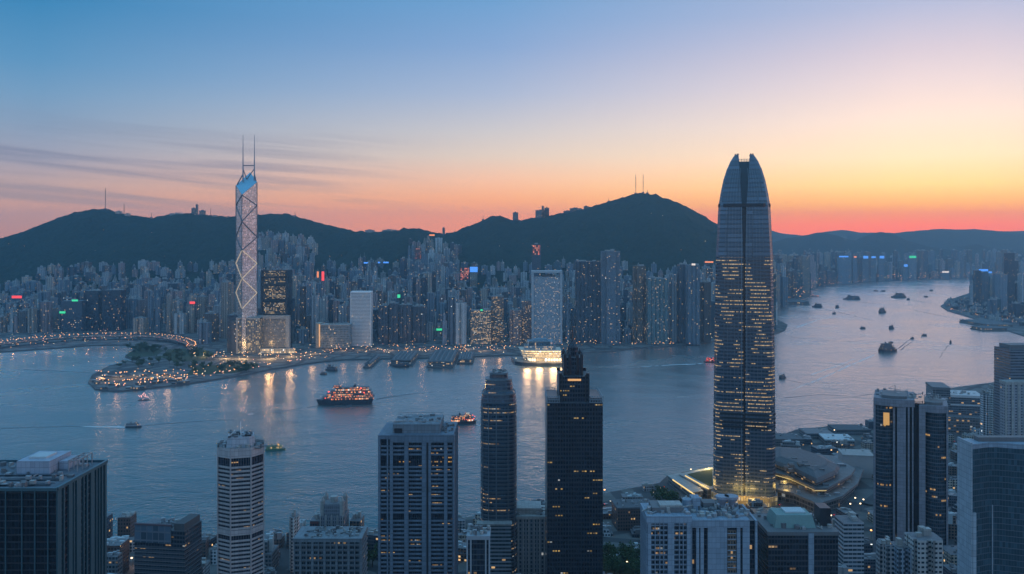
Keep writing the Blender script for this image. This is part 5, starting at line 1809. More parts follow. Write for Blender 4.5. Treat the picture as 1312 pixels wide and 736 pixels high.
def pier_building():
    Y = 2180.0; m = Y / F
    X = X_(691, Y)
    t = thing("pier_building", "brilliantly lit cream tiered pier building on a dark curved quay", "pier building", (X, Y + 40, 0))
    def lx(px): return (px - 691) * m
    def hullp(a, b, y0, y1, cut):
        return [(a + cut * 2.4, y0), (b, y0), (b, y1), (a, y1), (a + cut * .35, y0 + cut * 1.1), (a + cut, y0 + cut * .4)]
    MB().prism(hullp(lx(655), lx(724), -34, 70, 26), -1.5, 7.0).obj("quay", DSTEEL, t)
    MB().prism(hullp(lx(657), lx(723), -31, 68, 25), 7.0, 8.2).obj("quay_deck", DECKM, t)
    cream = facade("lit_cream_floors", (.52, .44, .32), (.4, .3, .18), fh=5.2, bw=3.1, ww=.78, wh=.5, lit=.9, litcol=(1, .66, .30), es=1.9, tint=0, fg=.1, cool=.1)
    low = facade("lit_hall_floor", (.35, .3, .24), (.2, .16, .1), fh=9, bw=7, ww=.7, wh=.7, lit=.8, litcol=(1, .70, .36), es=3.0, tint=0, fg=.1, cool=.1)
    pale = plain("cream_trim", (.56, .50, .42), .6, .1)
    MB().prism(hullp(lx(676), lx(720), -22, 50, 6), 8.2, 18).obj("lower_hall", low, t)
    MB().prism(hullp(lx(669), lx(719), -18, 50, 14), 18.6, 36, poly1=hullp(lx(665), lx(719), -22, 50, 16)).obj("lit_deck", cream, t)
    for z in (18.2, 24.0, 30, 36.2):
        k = (z - 18) / 18
        MB().prism(grown(hullp(lx(669 - 4 * k), lx(719), -18 - 4 * k, 50, 14 + 2 * k), 1.4), z - .5, z + .6, bot=True).obj("deck_edge", pale, t)
    B(lx(672), lx(713), -8, 44, 36.8, 46).obj("upper_floor", facade("upper_pier", (.34, .33, .34), (.12, .13, .15), fh=4.6, bw=3, ww=.7, wh=.5, lit=.35, es=1.0, tint=0), t)
    B(lx(678), lx(706), 2, 40, 46, 55).obj("glass_storey", facade("pier_glass", (.12, .17, .21), (.06, .10, .13), fh=9, bw=3, ww=.9, wh=.8, lit=.04, es=.6, tint=0), t)
    MB().prism(rect(lx(676), lx(710), 0, 42), 55.2, 57).prism(rect(lx(683), lx(704), 6, 36), 57, 62, poly1=rect(lx(686), lx(701), 9, 33)).obj("roof", plain("pier_roof", (.13, .19, .24), .5, .15), t)
    for px in (677, 707):
        MB().tube((lx(px), 0, 46), (lx(px), 0, 58), .9, 5).obj("corner_mast", WHITEP, t)
    for x, y, z, e in ((-30, -60, 14, 3e4), (0, -46, 12, 3.5e4), (35, -46, 12, 3.5e4), (60, -44, 14, 3e4)):
        ld = bpy.data.lights.new("floodlight", 'POINT'); ld.energy = e; ld.color = (1, .68, .34); ld.shadow_soft_size = 9
        o = bpy.data.objects.new("floodlight", ld); COL.objects.link(o); o.parent = t; o.location = (x, y, z)


pier_building()


# ------------------------------------------------------------------ viaduct
VIA = [(-60, 447), (0, 441.5), (30, 438), (60, 435), (95, 432.6), (130, 431.2), (165, 431), (200, 432.2), (222, 435), (238, 439), (246, 443.5), (244, 448)]


def viaduct():
    z = 13.0
    P = [Vector((*G(px, py, z), z)) for px, py in VIA]
    fine = []
    for i in range(len(P) - 1):
        p0, p1, p2, p3 = P[max(0, i - 1)], P[i], P[i + 1], P[min(len(P) - 1, i + 2)]
        for k in range(6):
            s = k / 6
            fine.append(.5 * ((2 * p1) + (-p0 + p2) * s + (2 * p0 - 5 * p1 + 4 * p2 - p3) * s * s + (-p0 + 3 * p1 - 3 * p2 + p3) * s ** 3))
    fine.append(P[-1])
    t = thing("viaduct", "curved elevated road glowing with orange lamps along the left bay", "viaduct", (fine[30].x, fine[30].y, 0))
    o = Vector((fine[30].x, fine[30].y, 0))
    wd = 22.0
    deck = MB(); pl = MB(); pr = MB()
    N = []
    for i, p in enumerate(fine):
        d = (fine[min(i + 1, len(fine) - 1)] - fine[max(i - 1, 0)]); d.z = 0; d.normalize()
        N.append(Vector((-d.y, d.x, 0)))
    for i in range(len(fine) - 1):
        a, b = fine[i] - o, fine[i + 1] - o
        na, nb = N[i] * wd / 2, N[i + 1] * wd / 2
        A, Bq, Cq, Dq = a - na, b - nb, b + nb, a + na
        deck.face([tuple(A), tuple(Bq), tuple(Cq), tuple(Dq)])
        dn = Vector((0, 0, -2.2))
        deck.face([tuple(A + dn), tuple(Bq + dn), tuple(Bq), tuple(A)]); deck.face([tuple(Dq), tuple(Cq), tuple(Cq + dn), tuple(Dq + dn)])
        deck.face([tuple(Dq + dn), tuple(Cq + dn), tuple(Bq + dn), tuple(A + dn)])
        up = Vector((0, 0, 1.3))
        for s_, bar in ((-1, pl), (1, pr)):
            q0, q1 = a + N[i] * s_ * (wd / 2 - .2), b + N[i + 1] * s_ * (wd / 2 - .2)
            i0, i1 = a + N[i] * s_ * (wd / 2 - .8), b + N[i + 1] * s_ * (wd / 2 - .8)
            bar.face([tuple(q0), tuple(q1), tuple(q1 + up), tuple(q0 + up)]); bar.face([tuple(i0), tuple(i1), tuple(i1 + up), tuple(i0 + up)]); bar.face([tuple(q0 + up), tuple(q1 + up), tuple(i1 + up), tuple(i0 + up)])
    deck.obj("deck", ASPH, t); pl.obj("barrier", DECKM, t); pr.obj("barrier", DECKM, t)
    for i in range(2, len(fine), 4):
        p = fine[i] - o
        B(p.x - 2, p.x + 2, p.y - 2, p.y + 2, 0, z - 2.2).obj("pillar", DECKM, t)
    return fine, N, wd


VF, VN, VW = viaduct()

# ------------------------------------------------------------------ lamps
pole_me = {}
def lamp_proto(kind, mat, hh, r):
    p = MB(); p.tube((0, 0, 0), (0, 0, hh), .16, 5); p.tube((0, 0, hh), (1.6, 0, hh + .3), .12, 4)
    hd = MB(); hd.ball((1.6, 0, hh + .1), r, 0, 6, 4, r * .7)
    return p.mesh("street_lamp", DSTEEL), hd.mesh("lamp_head", mat), hh


PROTO = {"orange": lamp_proto("o", LAMP, 9, 1.15), "white": lamp_proto("w", LAMPW, 9, 1.0), "pink": lamp_proto("p", LAMPP, 7, 1.1)}
LAMPS = []


def lamp(px, x, y, z, colour, zone):
    LAMPS.append((px, x, y, z, colour, zone))


for i in range(1, len(VF) - 1):
    for s in ((-1, 1) if i % 2 else (1,)):
        p = VF[i] + VN[i] * s * (VW / 2 - 1.5)
        lamp(CX + p.x * F / p.y, p.x, p.y, p.z, "orange", "on the curved viaduct")
for i in range(3, len(VF) - 1, 3):
    ld = bpy.data.lights.new("lamp_light", 'POINT'); ld.energy = 4200; ld.color = (1.0, .45, .18); ld.shadow_soft_size = .6
    o = bpy.data.objects.new("lamp_light", ld); COL.objects.link(o); o.location = (VF[i].x, VF[i].y, VF[i].z + 8.2)
q5 = random.Random(21)


def scatter(n, zone, f, cols, z=3.0):
    k = 0
    while k < n:
        px, py = f()
        x, y = G(px, py, 0)
        lamp(px, x, y, z, q5.choices(["orange", "white", "pink"], cols)[0], zone)
        k += 1


def promontory():
    r = q5.choice([0, 0, 1, 1, 2, 3])
    px = q5.uniform(122 + 10 * (r == 0), 240)
    base = interp([(115, 491), (125, 498.5), (150, 501), (200, 496.5), (240, 491.5)], px)
    return px, base - 1.0 - r * 5.2 * (1 - .35 * max(0, (px - 170) / 70)) + q5.uniform(-.7, .7)


scatter(74, "on the lit promontory", promontory, (7, 1, 2))
scatter(20, "along the promenade", lambda: (lambda px: (px, interp([(230, 491), (310, 480.5), (350, 473), (400, 465)], px) - q5.uniform(.6, 2.2)))(q5.uniform(235, 400)), (4, 1, 3))
scatter(44, "at the foot of the braced tower", lambda: (q5.uniform(245, 392), q5.uniform(456, 464)), (5, 5, 0))
scatter(56, "on the far quay left of the pier building", lambda: (q5.uniform(395, 655), q5.gauss(452, 3.2)), (6, 3, 1))
scatter(18, "on the quay right of the pier building", lambda: (q5.uniform(722, 900), q5.uniform(441, 446)), (6, 2, 1))
for k in range(10):
    px = q5.uniform(659, 720); x, y = G(px, q5.uniform(463, 466), 8)
    lamp(px, x, y, 8.2, "white", "on the pier building's quay")
for k in range(14):
    px = q5.uniform(862, 912) if k < 6 else q5.uniform(990, 1120)
    py = q5.uniform(612, 640) if k < 6 else q5.uniform(560, 660)
    x, y = G(px, py); lamp(px, x, y, 3, "white", "near the giant skyscraper's foot")
def near_f():
    while True:
        px, py = q5.uniform(130, 1240), q5.uniform(640, 760)
        x, y = G(px, py)
        if inside(x, y) and not any(abs(x - o[0]) < o[2] / 2 + 2 and abs(y - o[1]) < o[3] / 2 + 2 for o in occupied) and not any(b[0] - 3 < x < b[1] + 3 and b[2] - 3 < y < b[3] + 3 for b in BIG):
            return px, py


scatter(60, "in the near streets", near_f, (5, 3, 0))
for l in LAMPS[-60::5]:
    ld = bpy.data.lights.new("lamp_light", 'POINT'); ld.energy = 3500; ld.color = (1.0, .55, .24); ld.shadow_soft_size = .6
    o = bpy.data.objects.new("lamp_light", ld); COL.objects.link(o); o.location = (l[1], l[2], 11.5)
gl2 = {}
for l in sorted(LAMPS):
    gl2.setdefault((l[5], l[4]), []).append(l)


def ordword(k, n):
    tens = "x x twenty thirty forty fifty sixty seventy eighty ninety".split()
    tenth = "x x twentieth thirtieth fortieth fiftieth sixtieth seventieth eightieth ninetieth".split()
    ones = "zeroth first second third fourth fifth sixth seventh eighth ninth tenth eleventh twelfth thirteenth fourteenth fifteenth sixteenth seventeenth eighteenth nineteenth".split()
    k = (k + 1) % 100
    if k < 20:
        return ones[k]
    return tenth[k // 10] if k % 10 == 0 else tens[k // 10] + "-" + ones[k % 10]


for (zone, colour), ls in gl2.items():
    for k, (px, x, y, z, _, _) in enumerate(ls):
        pm, hm, hh = PROTO[colour]
        o = put("street_lamp", pm, None, (x, y, z), q5.uniform(0, 6.28))
        tag(o, "%s glowing %s lamp from left %s" % (ordword(k, len(ls)), colour, zone), "street lamp", "street lamps " + zone)
        put("lamp_head", hm, o)
print("LAMPS", len(LAMPS))
# the countless small lights of the streets between the far towers
sl = MB(); q6 = random.Random(8)
for k in range(620):
    px = q6.uniform(-20, 1000)
    if q6.random() < .7:
        sy = shore_y(px); py = sy - abs(q6.gauss(0, 1)) * 9 - 1
    else:
        py = q6.uniform(385, 440)
    Y = H * F / (max(py, 352) - YH); x = X_(px, Y)
    zt = T(x, Y) + q6.uniform(5, 18)
    r = q6.uniform(.5, 1.15)
    sl.ball((x, Y, zt), r, q6.choices([0, 1, 2], [6, 3, 1])[0], 4, 2)
for k in range(260):
    px = q6.uniform(985, 1330); sy = shore_y(px) if px < 1243 else q6.uniform(352, 358)
    Y = H * F / (sy - YH) + q6.uniform(15, 110)
    Y = min(Y, 9000)
    sl.ball((X_(px, Y), Y, q6.uniform(6, 60)), q6.uniform(.9, 1.9), q6.choices([0, 1, 2], [7, 1, 2])[0], 4, 2)
for k in range(120):
    px = q6.uniform(1215, 1330); py = q6.uniform(388, 400) + (px - 1215) * .2
    x, y = G(px, py); sl.ball((x, y, q6.uniform(5, 14)), q6.uniform(.6, 1.2), q6.choices([0, 1, 2], [7, 1, 2])[0], 4, 2)
tag(sl.obj("distant_lights", [LAMP, LAMPW, LAMPP]), "scatter of tiny lights in the streets between the far towers", "lights", kind='stuff')


# ------------------------------------------------------------------ signs on the far towers
def sign(label, px0, px1, py0, py1, Y, mat):
    m = Y / F
    t = thing("rooftop_sign", label, "lit sign", (X_((px0 + px1) / 2, Y), Y, Z_(py1, Y)))
    w_ = (px1 - px0) * m; h_ = (py1 - py0) * m
    B(-w_ / 2, w_ / 2, 0, 3, 0, h_).obj("panel", DSTEEL, t)
    B(-w_ / 2 + .3, w_ / 2 - .3, -.6, -.1, .3, h_ - .3).obj("lit_face", mat, t)
    for x in (-w_ * .35, w_ * .35):
        MB().tube((x, 2, -6), (x, 2, 0), .4, 4).obj("support", DSTEEL, t)


REDGRID = facade('red_grid_screen', (.20, .07, .06), (.08, .03, .03), fh=6.5, bw=5.5, ww=.7, wh=.7, lit=.55, litcol=(1, .20, .13), es=.9, tint=0, cool=0, fg=.2)
REDGRID2 = facade('red_grid_front', (.16, .07, .06), (.06, .03, .03), fh=7, bw=6, ww=.5, wh=.6, lit=.42, litcol=(1, .22, .14), es=.6, tint=0, cool=0, fg=.2)


def front_of(px, py):
    """distance of the face that shows at this place, so that a sign hangs on a real building"""
    i = buf[min(735, int(py)), min(1311, int(px))]
    if i >= 0:
        return CROWD[i]['Y'] - CROWD[i]['d'] / 2 - 3.5
    best = 9e9
    for a, b, yt, yb, YL in LMK:
        if a <= px <= b and yt <= py <= yb:
            best = min(best, YL)
    return best - 1.8 if best < 9e9 else 2900.0


for lab, a, b, c, d, mt in (
        ("wide red rooftop sign near the far left edge", 15, 28, 379, 382.5, NRED), ("red rooftop sign left of the braced tower", 243, 250, 386.5, 389.8, NRED),
        ("green roof light on the dark office beyond the viaduct", 92, 100, 384, 386.5, NGREEN), ("small green sign low on the dark office", 76, 84, 399, 402, NGREEN),
        ("tall red-orange lit sign behind the black framed office", 412, 415.5, 348, 360, NRED), ("red strip sign in the middle of the hillside towers", 406, 408.5, 348, 356, NORANGE),
        ("pale blue strip sign on the slope below the saddle", 484, 498, 335.5, 337.6, NBLUE), ("tiny blue sign left of the pale blue strip sign", 466, 472, 336, 338, NBLUE),
        ("blue lit facade right of the orange striped tower front", 602, 612, 342, 349, NBLUE), ("orange striped lit tower front on the saddle", 590, 601, 343, 359, REDGRID),
        ("orange rooftop sign high on the saddle towers", 550, 557, 300.5, 302.5, NORANGE), ("glowing red facade panel among the saddle towers", 531, 540, 318, 332, REDGRID2),
        ("green beacon panel above the busy lit office", 615.5, 618.5, 396.3, 398.8, NGREEN), ("red lit screen on a lone tower on the peak's flank", 682.5, 692, 314, 327, REDGRID),
        ("green strip sign on the towers right of the ridged row", 559, 568, 421, 424, NGREEN), ("yellow-green rooftop sign behind the striped office", 509, 513, 377.5, 382, NGREEN),
        ("white lit cap on the slate waterfront tower", 886, 891, 337.8, 340.4, NWHITE), ("amber rooftop strip beside the giant skyscraper", 903, 914, 335, 337, NORANGE)):
    Yq = front_of((a + b) / 2, d + 1)
    sign(lab, a, b, c, d, Yq, mt)
block("lone_tower", "slim lone dark tower with a red screen on the peak's wooded flank", "tower", 681.5, 693, 313, 3560.0, 24, PAL[3][1], zb=60)
for lab, a, b, c, d, Y, mt in (
        ("blue sign on the far shore, left of three in a row", 1106, 1112.5, 328, 331.5, 7200, NBLUE), ("middle and smallest blue sign of three on far shore", 1116.5, 1122, 328.5, 331, 7200, NBLUE), ("rightmost blue sign of three in a row on the far shore", 1127, 1133, 328, 331.5, 7250, NBLUE),
        ("green sign on the far shore across the pink channel", 1165, 1174, 328, 331, 7300, NGREEN), ("bright blue sign below the green sign on the far shore", 1158, 1163, 339, 342, 6950, NBLUE),
        ("orange sign at the left end of the far shore signs", 1094, 1097.5, 328.5, 330.5, 7150, NORANGE), ("faint teal sign left of the orange sign on far shore", 1075, 1087, 328, 330, 7100, NBLUE),
        ("white lit roof strip near the far shore waterline", 1207, 1216, 347.6, 349.8, 6700, NWHITE), ("long blue sign over the headland towers", 1254, 1266, 345, 348, 4200, NBLUE), ("short blue sign stepping down right of the long blue sign", 1264, 1271, 348, 350.3, 4190, NBLUE)):
    if 'headland' not in lab:
        Y = H * F / (shore_y((a + b) / 2) - YH) + 45
    w0 = (b - a) * Y / F
    h0 = Z_(d, Y) - 3
    bt = thing("sign_tower", "dark far tower carrying the " + lab.split(" on ")[0].split(",")[0], "tower", (X_((a + b) / 2, Y), Y + 14, 3))
    B(-w0 / 2 - 4, w0 / 2 + 4, -10, 12, 0, h0).obj("wall", PAL[2][1], bt); MBr = MB(); rooftop(MBr, w0, 18, h0, 2); MBr.obj("rooftop_plant", CONC, bt)
    sign(lab, a, b, c, d, Y + 2, mt)


# ------------------------------------------------------------------ masts and houses on the ridges
def mast(label, px, ytop, Y=YR, r=1.6):
    x = X_(px, Y); z0 = T(x, Y) - 2
    t = thing("radio_mast", label, "radio mast", (x, Y, z0))
    zt = Z_(ytop, Y) - z0
    mb = MB()
    n = max(4, int(zt / 12))
    for s in range(3):
        a = 2 * math.pi * s / 3
        mb.tube((r * 1.6 * math.cos(a), r * 1.6 * math.sin(a), 0), (r * .5 * math.cos(a), r * .5 * math.sin(a), zt * .97), .55, 4)
    mb.obj("lattice", DSTEEL, t)
    an = MB(); an.tube((0, 0, zt * .3), (0, 0, zt), r * .55, 5, r1=.3); an.obj("antenna", DSTEEL, t)
    for k in (.55, .8):
        d = MB(); d.prism(ngon(6, r * 1.5), zt * k, zt * k + 2.5); d.obj("aerial_drum", DSTEEL, t)
    B(-7, 5, -5, 5, 0, 6).obj("hut", DCONC, t)


mast("left of the twin tall masts on the main peak", 814.5, 223); mast("right of the twin tall masts on the main peak", 824, 223)
mast("tall thin mast on the far left summit", 135, 240, r=1.3); mast("short mast just right of the far left summit", 159, 261, r=1.2); mast("small mast on the ridge right of the short mast", 194, 273, r=.8)
mast("thin mast on the left shoulder of the main peak", 619, 276, r=.7); mast("thin mast half way up the main peak's ridge", 780, 253, r=.7); mast("stub mast right of the twin peak masts", 829.5, 244, r=.8)
mast("thin mast right of the domed ridge station", 270, 267, r=.7)
mast("fine mast at the right end of the left ridge", 378, 271, r=.6)
DARKR = facade("ridge_house_wall", (.10, .11, .13), (.02, .03, .04), fh=3.3, bw=3, lit=.05, es=.9, tint=.2)
PALER = facade("ridge_house_pale", (.36, .33, .32), (.05, .05, .06), fh=3.3, bw=3, lit=.10, es=1.2, tint=.2)


def ridge_house(name, label, px0, px1, ytop, mat, Y=YR - 12, cat="house"):
    x0, x1 = X_(px0, Y), X_(px1, Y); x = (x0 + x1) / 2
    zb = min(T(x0, Y), T(x1, Y)) - 4
    h = Z_(ytop, Y) - zb
    t = thing(name, label, cat, (x, Y, zb))
    w_ = x1 - x0
    B(-w_ / 2, w_ / 2, -9, 9, 0, h).obj("wall", mat, t)
    B(-w_ * .2, w_ * .15, -5, 5, h, h + 3.4).obj("roof_house", mat, t)
    return t


for a in (("ridge_tower", "square dark tower alone on the main peak's left shoulder", 657, 664, 272.5, DARKR), ("ridge_tower", "broad low part of the dark tower pair on the main peak's ridge", 686, 703, 269.5, DARKR), ("ridge_tower", "tall thin tower left in the pair on the main peak's ridge", 694, 697, 264.5, DARKR), ("ridge_tower", "wide taller tower right in the pair on the main peak's ridge", 697.5, 703.5, 266.5, DARKR),
          ("ridge_house", "low dark building between the ridge pair and the peak", 722, 733, 270.5, DARKR), ("ridge_house", "flat dark building right of the low dark ridge building", 730, 745, 267, DARKR), ("ridge_house", "small dark building nearest the peak on its left ridge", 748, 754, 264.5, DARKR),
          ("ridge_house", "pale buildings step under the short mast on the left summit", 149, 156, 271, PALER), ("ridge_house", "pale house below the left summit", 160, 167, 274, PALER), ("ridge_house", "wide pale house on the left ridge dome", 218, 240, 273.5, PALER),
          ("ridge_station", "domed station tower on the left ridge", 246, 251, 267, DARKR), ("ridge_station", "thin station tower beside the domed one", 251.5, 253.5, 262.5, DARKR), ("ridge_station", "low station wing right of the thin tower", 256, 263, 270, DARKR),
          ("ridge_house", "lit terrace left of the braced tower's crown", 272, 279, 277, PALER), ("ridge_house", "bright pale terrace touching the braced tower", 281, 288, 277.5, PALER), ("ridge_house", "dark terrace between the bright terraces on left ridge", 289.5, 296, 278, DARKR),
          ("ridge_house", "cream villa right of the braced tower on the ridge", 353, 362, 277.5, PALER), ("ridge_house", "second cream villa on the ridge, right of the first", 369, 378, 277, PALER), ("ridge_house", "tiny cream villa just right of the braced tower crown", 343, 346, 277.8, PALER),
          ("ridge_house", "long low pale house on the saddle's left ridge", 468, 480, 295, PALER), ("ridge_house", "pale house row on the saddle", 490, 508, 294.6, PALER), ("ridge_tower", "thin tower standing in the saddle gap", 567, 570, 292, DARKR), ("ridge_tower", "orange-lit thin tower at the saddle's right side", 581, 583.5, 297.5, PALER)):
    ridge_house(*a[:2], *a[2:])


# ------------------------------------------------------------------ boats
REDL = glow("red_lantern", (1.0, .06, .03), 5.0); YEL = glow("cabin_light", (1.0, .60, .20), 2.2)
DECKL = facade("ferry_windows", (.16, .13, .12), (.06, .05, .05), fh=4.2, bw=2.6, ww=.72, wh=.6, lit=.62, litcol=(1, .27, .07), es=1.5, tint=0, fg=.4)
HULLR = plain("dark_red_hull", (.10, .03, .03), .5, .2); HULLD = plain("dark_hull", (.035, .035, .045), .5, .2); HULLW = plain("pale_hull", (.40, .40, .42), .5, .2); HULLG = plain("green_hull", (.06, .14, .09), .5, .2)
CABW = facade("boat_cabin", (.34, .34, .36), (.04, .045, .06), fh=3, bw=2, ww=.6, wh=.45, lit=.12, es=1.2, tint=.1)
CABD = facade("boat_cabin_dark", (.10, .10, .12), (.03, .03, .04), fh=3, bw=2, ww=.6, wh=.45, lit=.07, es=1.2, tint=.1)


def hull_poly(L, Wd, bow=.28, stern=.08):
    a, b = L / 2, Wd / 2
    return [(-a + L * stern, -b), (a - L * bow, -b), (a - L * bow * .35, -b * .62), (a, 0), (a - L * bow * .35, b * .62), (a - L * bow, b), (-a + L * stern, b), (-a, b * .7), (-a, -b * .7)]


def boat(name, label, cat, px, py, L, Wd, hgt, rz, hull, cab, tiers=2, lights=None, mastp=True, group=None, s0=.74, ds=.13):
    x, y = G(px, py)
    t = thing(name, label, cat, (x, y, 0), rz, group)
    hp = hull_poly(L, Wd)
    hz = hgt * .28
    MB().prism(scaled(hp, .92), -1, hz, poly1=hp, tmi=0).obj("hull", hull, t)
    z = hz
    th = (hgt - hz) / max(1, tiers + .4)
    for k in range(tiers):
        s = s0 - ds * k
        l = L * s; w_ = Wd * (.84 - .10 * k); xo = -L * (.06 + .02 * k)
        mb = MB(); mb.prism([(xo - l / 2, -w_ / 2), (xo + l / 2 - w_ * .3, -w_ / 2), (xo + l / 2, -w_ * .2), (xo + l / 2, w_ * .2), (xo + l / 2 - w_ * .3, w_ / 2), (xo - l / 2, w_ / 2)], z, z + th * .86)
        mb.obj("deckhouse", cab, t)
        MB().prism([(xo - l / 2 - L * .02, -w_ / 2 - .4), (xo + l / 2 + L * .01, -w_ / 2 - .4), (xo + l / 2 + L * .01, w_ / 2 + .4), (xo - l / 2 - L * .02, w_ / 2 + .4)], z + th * .87, z + th * .99, bot=True).obj("deck_roof", hull if hull is not HULLD else DCONC, t)
        z += th
    B(L * .06, L * .2, -Wd * .22, Wd * .22, z, z + th * .7).obj("wheelhouse", cab, t)
    MB().prism(ngon(8, Wd * .11, cx=-L * .16), z, z + th * .8, poly1=ngon(8, Wd * .09, cx=-L * .18)).obj("funnel", hull, t)
    if mastp:
        MB().tube((L * .12, 0, z), (L * .12, 0, z + th * 1.6), max(.12, L * .004), 4).obj("mast", DSTEEL, t)
    if lights:
        for (lx_, ly_, lz_, r, m_) in lights:
            MB().ball((lx_, ly_, lz_), r * .7, 0, 6, 4).obj("lantern", m_, t)
    return t, z


# the big lit ferry (bow to the left)
L = 108
t, z = boat("ferry", "big tiered ferry strung with red and orange lights in the harbour", "ferry", 442, 517.5, L, 26, 34, R(180 + 8), HULLD, DECKL, 4, s0=.88, ds=.10, lights=
            [(-46, 9, 12, 1.8, REDL), (-46, -9, 12, 1.8, REDL), (-50, 0, 15, 1.6, REDL), (36, 9, 13, 1.4, REDL), (36, -9, 13, 1.4, REDL), (30, 8, 25, 1.7, REDL), (-30, 8, 30, 1.5, REDL), (-24, 9, 32, 1.4, LAMP), (-36, 10, 22, 1.5, REDL)])
for k in range(9):
    MB().ball((-34 + k * 8, 12.4, 15.5 + (k % 2)), .55, 0, 5, 3).obj("deck_lamp", REDL if k % 2 else LAMP, t)
for k in range(7):
    MB().ball((-28 + k * 8, 10.9, 23), .5, 0, 5, 3).obj("deck_lamp", LAMP if k % 3 else REDL, t)
t, z = boat("ferry", "smaller ferry glowing red and orange left of the tiered-crown tower", "ferry", 594.5, 543, 44, 14, 17, R(16), HULLD, DECKL, 2, s0=.86, ds=.10, lights=
            [(14, -5, 14.5, .9, REDL), (18, -4, 12, .8, REDL), (16, -6, 9, .8, REDL), (0, -6, 14.5, .6, LAMP), (-8, -6, 14.2, .6, LAMP), (-14, -6, 13.8, .6, LAMPP), (8, -6, 14.8, .6, LAMP)])
for k in range(9):
    MB().ball((-16 + k * 3.8, -6.6, 8.2), .4, 0, 5, 3).obj("deck_lamp", REDL if k > 3 else LAMP, t)
boat("red_ferry", "small ferry lit all in red at the giant skyscraper's left edge", "ferry", 909, 464.5, 30, 9, 12, R(185), HULLR, facade("red_windows", (.2, .04, .04), (.3, .05, .05), fh=3, bw=2, lit=.8, litcol=(1, .07, .06), es=2.2, tint=0), 2, [(-8, 4, 11, 1.1, REDL), (0, 4, 10, 1.1, REDL), (8, 4, 9, 1.1, REDL)])
boat("launch", "dark launch trailing a white wake on the left", "boat", 171.5, 547.5, 27, 8, 8, R(2), HULLD, CABW, 1, [(-6, -3, 5, .4, LAMPP)])
boat("work_boat", "green and yellow work boat beside the pale octagonal tower", "boat", 353, 577, 30, 9, 9, R(12), HULLG, facade("work_cabin", (.25, .30, .12), (.05, .05, .03), fh=3, bw=2, lit=.3, es=1.4, tint=0), 1, [(4, -3, 9, .8, LAMP), (10, -3, 7, .6, LAMPW), (-12, -2, 5, .6, REDL)])
boat("moored_boat", "dark moored boat off the lit promenade, left of the piers", "boat", 424, 475, 36, 11, 12, R(150), HULLD, CABD, 1)
boat("moored_boat", "tiny dark moored boat in front of the one off the promenade", "boat", 414, 480, 18, 6, 6, R(165), HULLD, CABD, 1)
boat("moored_boat", "tug moored beside the thin jetty of the far quay", "boat", 471, 471, 26, 8, 12, R(120), HULLD, CABW, 2, [(3, 3, 9, .8, LAMP)])
boat("moored_boat", "dark coaster at the short dark pier", "boat", 514, 470.5, 40, 11, 12, R(178), HULLD, CABD, 2)
# the pink channel
boat("channel_ferry", "large dark domed ferry with a long wake in the pink channel", "ferry", 1138.5, 451, 62, 20, 26, R(20), HULLD, CABD, 3, [(-20, -9, 6, .7, LAMP), (0, -10, 6, .7, LAMP)])
for a in (("cargo_boat", "long dark ship far up the channel, left of the boxy ship", 1091, 384, 96, 20, 34, 175, 2), ("cargo_boat", "boxy dark ship farthest up the channel on the right", 1151, 381.5, 84, 22, 40, 170, 3), ("cargo_boat", "squat dark ship left of the channel near the long pier", 1047, 394, 50, 16, 30, 165, 2),
          ("channel_boat", "upright dark boat in mid channel below the boxy ship", 1131, 401, 42, 13, 34, 20, 3), ("channel_boat", "small dark boat right of the squat ship", 1073, 394.5, 22, 8, 20, 15, 2), ("channel_boat", "tiny boat below the small dark boat near the squat ship", 1069, 402.5, 18, 6, 12, 10, 1),
          ("channel_boat", "dark boat above the large domed ferry", 1142.5, 421.5, 24, 8, 20, 20, 2), ("channel_boat", "small boat left of the one above the domed ferry", 1105, 421.5, 22, 7, 12, 175, 1), ("channel_boat", "tug at the end of the domed ferry's wake", 1169, 434.5, 16, 6, 9, 30, 1),
          ("channel_boat", "boat with fanned wake right of the tug", 1184, 430.5, 18, 6, 10, 160, 1), ("channel_boat", "lone small boat heading right toward the headland", 1218, 440, 16, 6, 13, 60, 1), ("channel_boat", "dark tug beside the giant skyscraper's right edge", 1003, 485, 22, 8, 14, 30, 2),
          ("channel_boat", "far speck of a boat right of the boxy ship", 1164, 384.5, 22, 8, 16, 20, 1), ("channel_boat", "boat speck near the far shore centre", 1122, 373.5, 34, 9, 12, 178, 1), ("channel_boat", "far boat speck left of the shore centre", 1131, 373.8, 34, 9, 14, 178, 1), ("channel_boat", "boat speck close under the headland", 1186, 381, 24, 8, 12, 170, 1), ("channel_boat", "boat speck far out left of the headland point", 1193, 373, 26, 9, 14, 178, 1),
          ("barge", "flat pale barge left of the squat ship", 1013, 393.5, 56, 16, 10, 175, 1), ("barge", "orange lit barge off the long pier end", 1043, 380.5, 60, 18, 16, 170, 1)):
    boat(a[0], a[1], "boat" if "ship" not in a[1] else "ship", a[2], a[3], a[4] * .92, a[5], a[6] * .62, R(a[7]), HULLD if a[0] != "barge" else HULLW, CABD if "orange" not in a[1] else DECKL, a[8])


